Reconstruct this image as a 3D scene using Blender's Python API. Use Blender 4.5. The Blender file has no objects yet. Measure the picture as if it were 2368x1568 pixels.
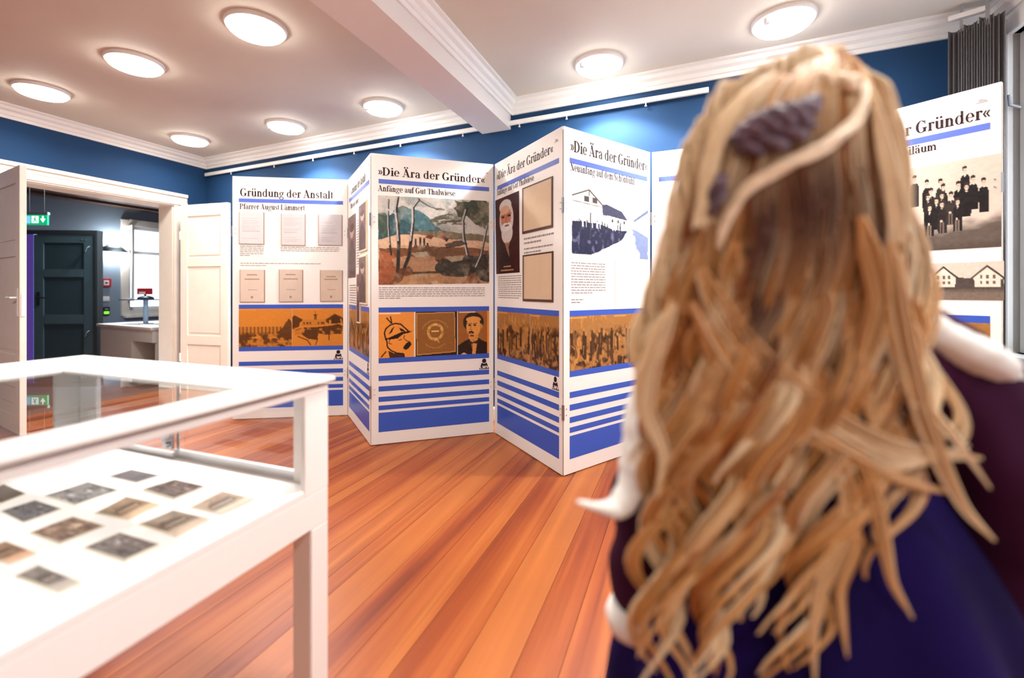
import bpy, bmesh, math, random
import numpy as np
from mathutils import Vector, Matrix
random.seed(7); rng = np.random.default_rng(7)
C = bpy.context.scene.collection
SC = bpy.context.scene
# ------------------------------------------------------------------ camera, world, exposure
EYE = 1.22; FP = 1050.0; CX = 1184.0; CY = 672.0
cam = bpy.data.cameras.new('camera'); cam.sensor_width = 36.0; cam.lens = 36.0*FP/2368.0
cam.shift_y = -(784.0-CY)/2368.0; cam.clip_start = .02
cam.dof.use_dof = True; cam.dof.focus_distance = 3.2; cam.dof.aperture_fstop = 1.0
camo = bpy.data.objects.new('camera', cam); camo.location = (0, 0, EYE); camo.rotation_euler = (math.pi/2, 0, 0)
C.objects.link(camo); SC.camera = camo
W = bpy.data.worlds.new('sky'); SC.world = W; W.use_nodes = True
W.node_tree.nodes['Background'].inputs[0].default_value = (.80, .90, 1.0, 1); W.node_tree.nodes['Background'].inputs[1].default_value = 3.2
SC.view_settings.view_transform = 'Standard'; SC.view_settings.look = 'None'
SC.view_settings.exposure = 0.12; SC.view_settings.gamma = 1; SC.view_settings.use_curve_mapping = False
LAMP_W = 17.0        # watts of each ceiling lamp

# ------------------------------------------------------------------ helpers
def lin(c):
    return tuple(((v/255)/12.92 if v <= 10 else (((v/255)+.055)/1.055)**2.4) for v in c)
MATS = {}
def mat(name, rgb, rough=.5, metal=0, var=.0, scale=8, bump=0, emit=None, es=0, coat=0, trans=0):
    if name in MATS: return MATS[name]
    m = bpy.data.materials.new(name); m.use_nodes = True; nt = m.node_tree; b = nt.nodes['Principled BSDF']
    c = lin(rgb) + (1,)
    b.inputs['Base Color'].default_value = c; b.inputs['Roughness'].default_value = rough; b.inputs['Metallic'].default_value = metal
    if coat: b.inputs['Coat Weight'].default_value = coat
    if trans: b.inputs['Transmission Weight'].default_value = trans
    if var or bump:
        tc = nt.nodes.new('ShaderNodeTexCoord'); n = nt.nodes.new('ShaderNodeTexNoise'); n.inputs['Scale'].default_value = scale; n.inputs['Detail'].default_value = 4
        nt.links.new(tc.outputs['Object'], n.inputs['Vector'])
        if var:
            r = nt.nodes.new('ShaderNodeValToRGB'); r.color_ramp.elements[0].position = .3; r.color_ramp.elements[1].position = .7
            r.color_ramp.elements[0].color = tuple(v*(1-var) for v in c[:3])+(1,); r.color_ramp.elements[1].color = tuple(min(1, v*(1+var)) for v in c[:3])+(1,)
            nt.links.new(n.outputs['Fac'], r.inputs['Fac']); nt.links.new(r.outputs['Color'], b.inputs['Base Color'])
        if bump:
            bp = nt.nodes.new('ShaderNodeBump'); bp.inputs['Strength'].default_value = bump; bp.inputs['Distance'].default_value = .01
            nt.links.new(n.outputs['Fac'], bp.inputs['Height']); nt.links.new(bp.outputs['Normal'], b.inputs['Normal'])
    if emit: b.inputs['Emission Color'].default_value = lin(emit)+(1,); b.inputs['Emission Strength'].default_value = es
    MATS[name] = m; return m
def glass(name, tint=(1, 1, 1), ior=1.58):
    m = bpy.data.materials.new(name); m.use_nodes = True; nt = m.node_tree; nt.nodes.remove(nt.nodes['Principled BSDF'])
    out = nt.nodes['Material Output']; tr = nt.nodes.new('ShaderNodeBsdfTransparent'); gl = nt.nodes.new('ShaderNodeBsdfGlossy')
    tr.inputs[0].default_value = tint+(1,); gl.inputs['Roughness'].default_value = .01
    fr = nt.nodes.new('ShaderNodeFresnel'); fr.inputs[0].default_value = ior; mx = nt.nodes.new('ShaderNodeMixShader')
    ge = nt.nodes.new('ShaderNodeNewGeometry'); sb = nt.nodes.new('ShaderNodeMath'); sb.operation = 'SUBTRACT'; sb.inputs[0].default_value = 1; mu = nt.nodes.new('ShaderNodeMath'); mu.operation = 'MULTIPLY'
    nt.links.new(ge.outputs['Backfacing'], sb.inputs[1]); nt.links.new(fr.outputs[0], mu.inputs[0]); nt.links.new(sb.outputs[0], mu.inputs[1]); nt.links.new(mu.outputs[0], mx.inputs[0]); nt.links.new(tr.outputs[0], mx.inputs[1]); nt.links.new(gl.outputs[0], mx.inputs[2]); nt.links.new(mx.outputs[0], out.inputs[0])
    MATS[name] = m; return m
def attr_mat(name, rough=.45):
    m = bpy.data.materials.new(name); m.use_nodes = True; nt = m.node_tree; b = nt.nodes['Principled BSDF']
    a = nt.nodes.new('ShaderNodeAttribute'); a.attribute_name = 'Col'; nt.links.new(a.outputs['Color'], b.inputs['Base Color'])
    b.inputs['Roughness'].default_value = rough; MATS[name] = m; return m
def rot(v, a): return (v[0]*math.cos(a)-v[1]*math.sin(a), v[0]*math.sin(a)+v[1]*math.cos(a))
class MB:
    """collects simple shapes, then links them as ONE mesh object"""
    def __init__(s): s.v = []; s.f = []
    def add(s, vs, fs):
        n = len(s.v); s.v += [tuple(v) for v in vs]; s.f += [tuple(i+n for i in f) for f in fs]; return s
    def box(s, x0, y0, z0, x1, y1, z1):
        vs = [(x, y, z) for z in (z0, z1) for y in (y0, y1) for x in (x0, x1)]
        return s.add(vs, [(0, 2, 3, 1), (4, 5, 7, 6), (0, 1, 5, 4), (2, 6, 7, 3), (0, 4, 6, 2), (1, 3, 7, 5)])
    def prism(s, pts, z0, z1):
        n = len(pts); vs = [(p[0], p[1], z0) for p in pts]+[(p[0], p[1], z1) for p in pts]
        fs = [tuple(range(n))[::-1], tuple(range(n, 2*n))]+[(i, (i+1) % n, n+(i+1) % n, n+i) for i in range(n)]
        return s.add(vs, fs)
    def tube(s, path, r, seg=8, flat=1.0):
        path = [Vector(p) for p in path]; rs = r if hasattr(r, '__len__') else [r]*len(path); vs = []; fs = []
        up = Vector((0, 0, 1)); prev = None
        for i, p in enumerate(path):
            t = (path[min(i+1, len(path)-1)]-path[max(i-1, 0)]).normalized()
            if prev is None: a = t.cross(up if abs(t.z) < .9 else Vector((1, 0, 0))).normalized()
            else: a = (prev-t*prev.dot(t)).normalized()
            prev = a; b = t.cross(a)
            for k in range(seg):
                th = 2*math.pi*k/seg; vs.append(p+a*math.cos(th)*rs[i]+b*math.sin(th)*rs[i]*flat)
        m = len(path)
        for i in range(m-1):
            for k in range(seg):
                k2 = (k+1) % seg; fs.append((i*seg+k, i*seg+k2, (i+1)*seg+k2, (i+1)*seg+k))
        fs.append(tuple(range(seg))[::-1]); fs.append(tuple(range((m-1)*seg, m*seg)))
        return s.add(vs, fs)
    def lathe(s, prof, c=(0, 0, 0), seg=32, sx=1, sy=1):
        vs = []; fs = []
        for r, z in prof:
            for k in range(seg):
                th = 2*math.pi*k/seg; vs.append((c[0]+r*sx*math.cos(th), c[1]+r*sy*math.sin(th), c[2]+z))
        for i in range(len(prof)-1):
            for k in range(seg):
                k2 = (k+1) % seg; fs.append((i*seg+k, i*seg+k2, (i+1)*seg+k2, (i+1)*seg+k))
        fs.append(tuple(range(seg))[::-1]); fs.append(tuple(range((len(prof)-1)*seg, len(prof)*seg)))
        return s.add(vs, fs)
    def build(s, name, m, parent=None, label=None, kind=None, smooth=False, bevel=0, loc=None, rz=None):
        me = bpy.data.meshes.new(name); me.from_pydata(s.v, [], s.f); me.update()
        bm = bmesh.new(); bm.from_mesh(me); bmesh.ops.recalc_face_normals(bm, faces=bm.faces)
        if bevel:
            es = [e for e in bm.edges if e.is_manifold and e.calc_face_angle(0) > .5]
            bmesh.ops.bevel(bm, geom=es, offset=bevel, segments=2, affect='EDGES', clamp_overlap=True)
        bm.to_mesh(me); bm.free()
        if smooth:
            for p in me.polygons: p.use_smooth = True
        me.materials.append(MATS[m] if isinstance(m, str) else m)
        o = bpy.data.objects.new(name, me); C.objects.link(o)
        if parent: o.parent = parent
        if loc: o.location = loc
        if rz is not None: o.rotation_euler = (0, 0, rz)
        if label: o['label'] = label
        if kind: o['kind'] = kind
        return o
def thing(name, label, cat, loc=(0, 0, 0), rz=0, group=None):
    o = bpy.data.objects.new(name, None); C.objects.link(o); o.location = loc; o.rotation_euler = (0, 0, rz); o.empty_display_size = .1
    o['label'] = label; o['category'] = cat
    if group: o['group'] = group
    return o
def struct_empty(name, loc=(0, 0, 0), rz=0):
    o = bpy.data.objects.new(name, None); C.objects.link(o); o.location = loc; o.rotation_euler = (0, 0, rz); o['kind'] = 'structure'; return o
def tag(o, label, cat, group=None):
    o['label'] = label; o['category'] = cat
    if group: o['group'] = group
    return o
def at(px, py, d): return Vector(((px-CX)/FP*d, d, EYE-(py-CY)/FP*d))
def ray_z(px, py, z):                       # point of the level plane z seen at a photo pixel
    d = (EYE-z)*FP/(py-CY); return Vector(((px-CX)/FP*d, d, z))

# materials
mat('wall_blue', (0, 54, 96), .8, var=.05, scale=3, bump=.05)
mat('wall_white', (236, 232, 226), .6, var=.02, scale=4)
mat('ceiling_paint', (214, 206, 192), .7, var=.02, scale=2)
mat('trim_white', (238, 236, 232), .4)
mat('door_cream', (232, 222, 208), .45, var=.03, scale=6)
mat('board_white', (236, 232, 226), .42)
mat('board_edge', (200, 180, 158), .6, var=.1, scale=30)
mat('stripe_blue', (62, 92, 186), .3)
mat('title_blue', (92, 112, 196), .3)
mat('print_black', (48, 26, 30), .5)
mat('caption_grey', (150, 138, 134), .6)
mat('mark_grey', (170, 165, 165), .6)
mat('steel', (170, 172, 175), .3, metal=.9)
mat('aluminium', (205, 208, 210), .32, metal=.7)
mat('vitrine_white', (236, 233, 229), .38)
mat('bed_white', (250, 250, 248), .6)
mat('hall_wall', (128, 142, 156), .6, var=.04, scale=3)
mat('hall_door', (62, 82, 88), .5, var=.08, scale=5)
mat('hall_dark', (40, 44, 46), .5)
mat('black', (20, 20, 24), .4)
mat('wood_ceiling', (92, 62, 44), .5, var=.2, scale=6)
mat('wood_light', (190, 150, 110), .5)
mat('desk_grey', (178, 170, 160), .5, var=.03)
mat('desk_shade', (128, 112, 104), .5)
mat('red', (196, 32, 44), .4)
mat('blind_grey', (118, 114, 114), .8, var=.08, scale=40)
mat('purple_gap_light', (92, 60, 130), .5, emit=(110, 80, 190), es=.35)  # emission paints the violet daylight of the door gap
mat('lamp_glow', (255, 255, 255), .5, emit=(255, 250, 242), es=26)
mat('green_glow', (20, 160, 110), .5, emit=(10, 170, 110), es=1.0)
mat('white_glow', (240, 250, 250), .5, emit=(235, 250, 255), es=1.2)
mat('screen_green', (120, 220, 60), .5, emit=(140, 230, 60), es=1.0)
glass('clear_glass'); glass('top_glass', (.93, .95, .95), 2.3); glass('window_glass', (.96, .98, 1))
attr_mat('printed_colours', .38); attr_mat('matt_photo', .5)

for _n in ('print_black', 'caption_grey', 'stripe_blue', 'title_blue', 'printed_colours', 'matt_photo'): MATS[_n].node_tree.nodes['Principled BSDF'].inputs['Specular IOR Level'].default_value = .15
# ------------------------------------------------------------------ room shell
H = 2.97
K1 = Vector((-4.10, 6.10)); K2 = Vector((3.036, 2.832)); T = Vector((-.35, -.937)).normalized(); B = (K2-K1).normalized()
K4 = K1+T*9.2; K3 = K2+T*5.6
K3 = Vector((K2.x+T.x*5.8, K2.y+T.y*5.8)); K4 = K1+T*9.4
NL = Vector((T.y, -T.x))                    # left wall outward
NB = Vector((-B.y, B.x))                    # back wall outward
def clip(poly, px, n):                      # keep the side where (p-px).n <= 0
    out = []
    for i in range(len(poly)):
        a, b = poly[i], poly[(i+1) % len(poly)]; da = (a-px).dot(n); db = (b-px).dot(n)
        if da <= 0: out.append(a)
        if (da < 0 < db) or (db < 0 < da): out.append(a+(b-a)*(da/(da-db)))
    return out
ROOM = [K1, K4, K3, K2]
# planked floor
pm = bpy.data.materials.new('pine_planks'); pm.use_nodes = True; nt = pm.node_tree; bs = nt.nodes['Principled BSDF']
tc = nt.nodes.new('ShaderNodeTexCoord'); oi = nt.nodes.new('ShaderNodeObjectInfo'); ad = nt.nodes.new('ShaderNodeVectorMath'); ad.operation = 'MULTIPLY_ADD'
ml = nt.nodes.new('ShaderNodeMath'); ml.operation = 'MULTIPLY'; ml.inputs[1].default_value = 37.0
cb = nt.nodes.new('ShaderNodeCombineXYZ'); nt.links.new(oi.outputs['Random'], ml.inputs[0])
for k in range(3): nt.links.new(ml.outputs[0], cb.inputs[k])
ad.inputs[1].default_value = (1, 1, 1); nt.links.new(tc.outputs['Object'], ad.inputs[0]); nt.links.new(cb.outputs[0], ad.inputs[2])
def stretched(sx, sy, detail, dist=0):
    mp = nt.nodes.new('ShaderNodeMapping'); mp.inputs['Scale'].default_value = (sx, sy, 1); nt.links.new(ad.outputs[0], mp.inputs[0])
    n = nt.nodes.new('ShaderNodeTexNoise'); n.inputs['Scale'].default_value = 1; n.inputs['Detail'].default_value = detail; n.inputs['Distortion'].default_value = dist
    nt.links.new(mp.outputs[0], n.inputs[0]); return n
def ramp(src, stops):
    r = nt.nodes.new('ShaderNodeValToRGB')
    while len(r.color_ramp.elements) < len(stops): r.color_ramp.elements.new(.5)
    for e, (p, c) in zip(r.color_ramp.elements, stops): e.position = p; e.color = (lin(c) if c[0] > 1 else c)+(1,)
    nt.links.new(src, r.inputs[0]); return r
def mixc(a, b, fac, mode='MIX'):
    m = nt.nodes.new('ShaderNodeMix'); m.data_type = 'RGBA'; m.blend_type = mode
    if isinstance(fac, float): m.inputs[0].default_value = fac
    else: nt.links.new(fac, m.inputs[0])
    nt.links.new(a, m.inputs[6]); nt.links.new(b, m.inputs[7]); return m.outputs[2]
g1 = stretched(9, .45, 3, .6); g2 = stretched(55, 1.2, 4, .3); g3 = stretched(3.0, 1.6, 1, 0)
r1 = ramp(g1.outputs[0], [(.30, (178, 104, 52)), (.46, (160, 84, 42)), (.58, (144, 70, 36)), (.70, (122, 57, 34))])
r2 = ramp(g2.outputs[0], [(.32, (.80, .76, .72)), (.55, (1, 1, 1))])
base = mixc(r1.outputs[0], r2.outputs[0], .75, 'MULTIPLY')
rr = ramp(oi.outputs['Random'], [(0, (.95, .90, .86)), (.5, (1, 1, 1)), (.75, (1, 1.0, .98)), (1, (1, 1, 1))])
base = mixc(base, rr.outputs[0], 1.0, 'MULTIPLY')
sap = ramp(oi.outputs['Random'], [(.74, (0.0, 0.0, 0.0)), (.82, (.55, .55, .55))])
lt = nt.nodes.new('ShaderNodeRGB'); lt.outputs[0].default_value = lin((180, 108, 54))+(1,)
base = mixc(base, lt.outputs[0], sap.outputs[0])
kn = ramp(g3.outputs[0], [(.20, (.12, .09, .08)), (.245, (1, 1, 1))])
base = mixc(base, kn.outputs[0], .8, 'MULTIPLY')
nt.links.new(base, bs.inputs['Base Color']); bs.inputs['Roughness'].default_value = .38; bs.inputs['Specular IOR Level'].default_value = .22
floor = struct_empty('floor')
PD = Vector((.355, .935)).normalized(); PN = Vector((PD.y, -PD.x)); PA = math.atan2(-PD.x, PD.y)
offs = [PN.dot(p) for p in ROOM]; x = min(offs)+.001; n_pl = 0
while x < max(offs):
    w = random.choice([.085, .12, .14, .16, .17, .19]); x1 = min(x+w, max(offs))
    poly = clip(clip(list(ROOM), PN*(x1-.0011), PN), PN*(x+.0011), -PN)
    if len(poly) >= 3:
        c = sum(poly, Vector((0, 0)))/len(poly)
        lp = [rot((p-c), -PA) for p in poly]
        o = MB().prism(lp, -.022, random.uniform(-.0008, 0)).build('plank', pm, floor, loc=(c.x, c.y, 0), rz=PA); n_pl += 1
    x = x1
MB().prism([p+(p-Vector((-1.5, 1.5))).normalized()*.0 for p in ROOM], -.08, -.0225).build('subfloor', mat('seam_dark', (70, 34, 22), .9), floor)
MB().prism(ROOM, H, H+.12).build('ceiling', 'ceiling_paint', kind='structure')
def wall_frame(P, D):                       # local frame whose x runs along D
    return (P.x, P.y, 0), math.atan2(D.y, D.x)
LB = (K2-K1).length
lo, rz = wall_frame(K1, B)
MB().box(-.25, 0, 0, LB+.25, .25, H+.12).build('wall_back', 'wall_blue', loc=lo, rz=rz, kind='structure')
# left wall with the double doorway ; x runs along T (towards the camera), y outward is local -y
lo2, rz2 = wall_frame(K1, T)
O0, O1, OH = .43, 1.93, 2.285
MB().box(0, -.25, 0, O0, 0, H+.1).box(O1, -.25, 0, 9.4, 0, H+.1).box(O0, -.25, OH, O1, 0, H+.1).build('wall_left', 'wall_blue', loc=lo2, rz=rz2, kind='structure')
# casing and jamb linings of the doorway
tr = struct_empty('trim_1', lo2, rz2)
def casing_profile(mb, x0, x1, z0, z1, horiz, flip):
    # stepped moulding: three fillets
    for a, b, dpt in ((0, .16, .022), (.015, .05, .034), (.075, .085, .028), (.12, .16, .040)):
        if horiz: mb.box(x0, 0, z0+a, x1, dpt, z0+b)
        elif flip: mb.box(x1-b, 0, z0, x1-a, dpt, z1)
        else: mb.box(x0+a, 0, z0, x0+b, dpt, z1)
m = MB(); casing_profile(m, O0-.16, O1+.16, OH, 0, True, False); m.build('lintel_casing', 'door_cream', tr, bevel=.003)
m = MB(); casing_profile(m, O0-.16, O0, 0, OH, False, True); m.build('jamb_casing', 'door_cream', tr, bevel=.003)
m = MB(); casing_profile(m, O1, O1+.16, 0, OH, False, False); m.build('jamb_casing', 'door_cream', tr, bevel=.003)
MB().box(O0-.02, -.255, 0, O0+.012, .0, OH).build('jamb_lining', 'door_cream', tr)
MB().box(O1-.012, -.255, 0, O1+.02, .0, OH).build('jamb_lining', 'door_cream', tr)
MB().box(O0, -.255, OH-.012, O1, .0, OH+.02).build('head_lining', 'door_cream', tr)
# right wall with a tall window, and the wall behind the camera
lo3, rz3 = wall_frame(K2, T); WX0, WX1, WZ0, WZ1 = .13, 1.33, .85, 2.75
WY0, WY1 = 2.6, 3.9
MB().box(-.0, 0, 0, WX0, .25, H+.1).box(WX1, 0, 0, WY0, .25, H+.1).box(WY1, 0, 0, 5.8, .25, H+.1).box(WX0, 0, 0, WX1, .25, WZ0).box(WX0, 0, WZ1, WX1, .25, H+.1)\
    .box(WY0, 0, 0, WY1, .25, WZ0).box(WY0, 0, WZ1, WY1, .25, H+.1).build('wall_right', 'wall_white', loc=lo3, rz=rz3, kind='structure')
for nm, a, b in (('window_1', WX0, WX1), ('window_2', WY0, WY1)):
    wn = struct_empty(nm, lo3, rz3); mid = (a+b)/2
    MB().box(a-.1, -.03, WZ0-.1, a, .1, WZ1+.1).box(b, -.03, WZ0-.1, b+.1, .1, WZ1+.1).box(a, -.03, WZ1, b, .1, WZ1+.1).build('frame', 'trim_white', wn, bevel=.004)
    MB().box(a-.12, -.12, WZ0-.06, b+.12, .1, WZ0).build('sill', 'trim_white', wn, bevel=.006)
    for s0, s1 in ((a, mid), (mid, b)):
        cs = MB().box(s0, .03, WZ0, s0+.055, .08, WZ1).box(s1-.055, .03, WZ0, s1, .08, WZ1).box(s0+.055, .03, WZ0, s1-.055, .08, WZ0+.06).box(s0+.055, .03, WZ1-.06, s1-.055, .08, WZ1)\
            .box(s0+.055, .035, 2.15, s1-.055, .075, 2.19).build('casement', 'trim_white', wn, bevel=.003)
        MB().box(s0+.05, .053, WZ0+.05, s1-.05, .058, WZ1-.05).build('pane', 'window_glass', cs)
    MB().box(mid-.012, -.0, 1.62, mid+.012, .03, 1.72).tube([(mid, -.0, 1.67), (mid, -.045, 1.67), (mid, -.05, 1.56)], .009, 8).tube([(a+.03, .02, 2.30), (a+.03, -.03, 2.32), (a+.035, -.035, 2.38)], .009, 8).build('window_handle', 'steel', wn)
lo4, rz4 = wall_frame(K3, (K4-K3).normalized()); LF = (K4-K3).length
MB().box(0, 0, 0, LF, .25, H+.1).build('wall_front', 'wall_white', loc=lo4, rz=rz4, kind='structure')
# cornices
def sweep(name, P, D, L, prof, side, m='trim_white', kind='structure', parent=None, x0=0):
    mb = MB(); n = len(prof); lo, rz = wall_frame(P, D)
    vs = [(x0, side*d, z) for d, z in prof]+[(L, side*d, z) for d, z in prof]
    mb.add(vs, [tuple(range(n)), tuple(range(n, 2*n))]+[(i, (i+1) % n, n+(i+1) % n, n+i) for i in range(n)])
    return mb.build(name, m, loc=lo, rz=rz, kind=kind)
CP = [(0, H), (0, H-.125), (.018, H-.125), (.022, H-.098), (.034, H-.092), (.040, H-.062), (.066, H-.048), (.074, H-.022), (.100, H-.016), (.100, H)]
sweep('trim_2', K1, B, LB, CP, -1); sweep('trim_3', K1, T, 9.4, CP, 1); sweep('trim_4', K2, T, 5.8, CP, -1)
BPf = [(0, 0.0), (0, .12), (.012, .12), (.018, .1), (.018, 0.0)]
sweep('baseboard_back', K1, B, LB, BPf, -1, 'door_cream')
lo, rz = lo2, rz2
MB().box(0, 0, 0, O0-.16, .018, .12).box(O1+.16, 0, 0, 9.4, .018, .12).build('baseboard_left', 'door_cream', loc=lo2, rz=rz2, kind='structure')
sweep('baseboard_right', K2, T, 5.8, BPf, -1, 'door_cream')
# ceiling beam with a moulding along its right side
BD = Vector((-.355, -.935)).normalized(); BR = Vector((-.012, 4.225)); BW = .30; BZ = 2.72
blo, brz = wall_frame(BR+Vector((-BD.x, -BD.y))*.05, BD)
bm_ = struct_empty('ceiling_beam', blo, brz)
# local x towards the camera, local -y = photo left... (outward sign found from BD)
MB().box(-.0, -BW, BZ, 6.2, 0, H+.02).build('beam_body', mat('beam_white', (226, 220, 216), .6), bm_)
pr = [(0, H), (0, H-.125), (.018, H-.125), (.022, H-.098), (.034, H-.092), (.040, H-.062), (.066, H-.048), (.074, H-.022), (.100, H-.016), (.100, H)]
def sweep_local(name, L, prof, parent, sign, y0, x0=0):
    n = len(prof); vs = [(x0, y0+sign*d, z) for d, z in prof]+[(L, y0+sign*d, z) for d, z in prof]
    return MB().add(vs, [tuple(range(n)), tuple(range(n, 2*n))]+[(i, (i+1) % n, n+(i+1) % n, n+i) for i in range(n)]).build(name, 'trim_white', parent)
sweep_local('beam_moulding', 6.2, pr, bm_, 1, 0, .0)

# ------------------------------------------------------------------ ceiling lamps
def lamp(x, y, label, spot=False):
    t = thing('ceiling_lamp', label, 'ceiling lamp', (x, y, H), 0, 'round white ceiling lamps')
    MB().lathe([(.165, 0), (.185, 0), (.185, -.018), (.178, -.026), (.165, -.026)], seg=40).build('rim', 'trim_white', t, smooth=False)
    MB().lathe([(.165, -.012), (.163, -.042), (.150, -.052), (.10, -.058), (.03, -.060), (.001, -.060)], seg=40).build('diffuser', 'lamp_glow', t, smooth=True)
    if spot: MB().tube([(-.14, -.06, -.03), (-.14, -.06, -.062)], .018, 12).build('clip', 'trim_white', t)
    L = bpy.data.lights.new('lamp_light', 'AREA'); L.shape = 'DISK'; L.size = .33; L.energy = LAMP_W; L.spread = math.radians(158); L.color = (1, .972, .935)
    o = bpy.data.objects.new('lamp_light', L); C.objects.link(o); o.parent = t; o.location = (0, 0, -.066)
    if spot:
        S = bpy.data.lights.new('wall_washer', 'SPOT'); S.energy = 170; S.spot_size = math.radians(128); S.spot_blend = .3; S.shadow_soft_size = .05; S.color = (.95, .97, 1.0)
        o = bpy.data.objects.new('wall_washer', S); C.objects.link(o); o.parent = t; o.location = (0, 0, -.08)
for x, y, lb, sp in [(-3.70, 5.22, 'round ceiling lamp nearest the far left corner of the blue walls', False),
        (-2.39, 4.80, 'round ceiling lamp second from the far corner, beside the back cornice', True),
        (-1.22, 4.30, 'round ceiling lamp by the back cornice just left of the ceiling beam', True),
        (.67, 3.49, 'round ceiling lamp above the folding boards, just right of the ceiling beam', True),
        (1.75, 2.93, 'large round ceiling lamp at the upper right, above the blonde hair', True),
        (-4.09, 3.95, 'round ceiling lamp nearest the doorway wall, leftmost in the front row', False),
        (-2.88, 3.467, 'round ceiling lamp in the middle of the front row left of the beam', False),
        (-1.69, 3.00, 'largest round ceiling lamp, left of the beam at the top of the photo', False),
        (-5.0, 1.6, 'round ceiling lamp outside the frame above the left part of the glass case', False),
        (-3.3, .9, 'round ceiling lamp outside the frame above the glass case', False),
        (-1.9, .4, 'round ceiling lamp outside the frame behind and left of the viewer', False),
        (.1, 1.25, 'round ceiling lamp outside the frame right of the beam overhead', False),
        (1.2, .9, 'round ceiling lamp outside the frame above the standing person', False),
        (.5, -1.3, 'round ceiling lamp outside the frame behind the viewer', False)]:
    lamp(x, y, lb, sp)

# ------------------------------------------------------------------ picture rail with hooks on the back wall
rail = thing('picture_rail', 'long white picture rail fixed to the blue back wall under the cornice', 'picture rail', *(lambda w: ((w[0][0], w[0][1], 0), w[1]))(wall_frame(K1, B)))
RL = 6.19
MB().box(.02, -.045, 2.745, RL, -.020, 2.785).build('track', 'trim_white', rail, bevel=.003)
for i in range(9):
    MB().box(.3+i*.72, -.020, 2.755, .33+i*.72, 0, 2.775).build('bracket', 'trim_white', rail)
for u in (.55, 1.35, 2.0, 2.62, 3.25, 4.0, 4.6, 5.05, 5.72):
    MB().box(u-.004, -.036, 2.722, u+.004, -.030, 2.745).box(u-.008, -.038, 2.716, u+.008, -.028, 2.724).build('hook', 'trim_white', rail)

# ------------------------------------------------------------------ lettering: a bold high-contrast serif drawn as polygons
def rect(x0, y0, x1, y1): return [(x0, y0), (x1, y0), (x1, y1), (x0, y1)]
def arc(cx, cy, rx, ry, t, h, a0, a1, n=18):    # ring whose sides are t thick and whose top and bottom are h thin
    out = []
    for i in range(n):
        q = []
        for a in (a0+(a1-a0)*i/n, a0+(a1-a0)*(i+1)/n):
            r = math.radians(a); q.append(((cx+rx*math.cos(r), cy+ry*math.sin(r)), (cx+(rx-t)*math.cos(r), cy+(ry-h)*math.sin(r))))
        out.append([q[0][0], q[1][0], q[1][1], q[0][1]])
    return out
def dot(cx, cy, r): return [[(cx+r*math.cos(a*math.pi/6), cy+r*math.sin(a*math.pi/6)) for a in range(12)]]
def bar(x0, y0, x1, y1, w):                     # slanted stroke, w = horizontal width
    return [[(x0-w/2, y0), (x0+w/2, y0), (x1+w/2, y1), (x1-w/2, y1)]]
sw, hh, XH = .20, .07, .70
def ser(x, y, w=.34, up=True):
    return [rect(x-w/2, y, x+w/2, y+hh)] if up else [rect(x-w/2, y-hh, x+w/2, y)]
def st(x, y0, y1, top=True, bot=True, w=sw):
    r = [rect(x, y0, x+w, y1)]
    if bot: r += ser(x+w/2, y0, w+.17)
    if top: r += [[(x-.07, y1-.07), (x+w/2, y1-hh*.6), (x+w/2, y1), (x-.07, y1-.03)]] if y1 < .9 or top == 'f' else ser(x+w/2, y1, w+.17, False)
    return r
def g_n(x=.09): return st(x, 0, XH)+arc(x+.29, XH-.26, .25, .26, sw, .07, 0, 150)+[rect(x+.37, 0, x+.54, XH-.24)]+ser(x+.455, 0, .32)
def g_u(x=.09): return st(x, .2, XH, True, False)+arc(x+.25, .25, .25, .265, sw, .07, 180, 320)+st(x+.38, 0, XH, True, False)+[rect(x+.5, 0, x+.62, hh)]
def g_o(): return arc(.36, XH/2, .32, XH/2+.02, .17, .05, 0, 360, 30)
def uml(cx, y): return dot(cx-.15, y+.01, .095)+dot(cx+.15, y+.01, .095)
def g_A(): return bar(.42, 1.0, .14, 0, .06)+bar(.40, 1.02, .74, 0, .21)+[rect(.22, .28, .62, .33)]+ser(.13, 0, .27)+ser(.75, 0, .34)
def g_m(): return st(.09, 0, XH)+arc(.36, XH-.26, .24, .26, sw, .07, 0, 150)+[rect(.43, 0, .60, XH-.24)]+ser(.515, 0, .30)+arc(.78, XH-.26, .24, .26, sw, .07, 0, 150)+[rect(.85, 0, 1.02, XH-.24)]+ser(.935, 0, .32)+[rect(.60, XH-.3, .62, XH-.1)]
def g_a(): return arc(.33, XH-.24, .26, .25, .17, .06, 0, 160)+[rect(.42, .06, .59, XH-.22)]+arc(.33, .19, .27, .21, .17, .05, 60, 330)+[rect(.5, 0, .7, .06)]+dot(.15, XH-.18, .07)
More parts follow.
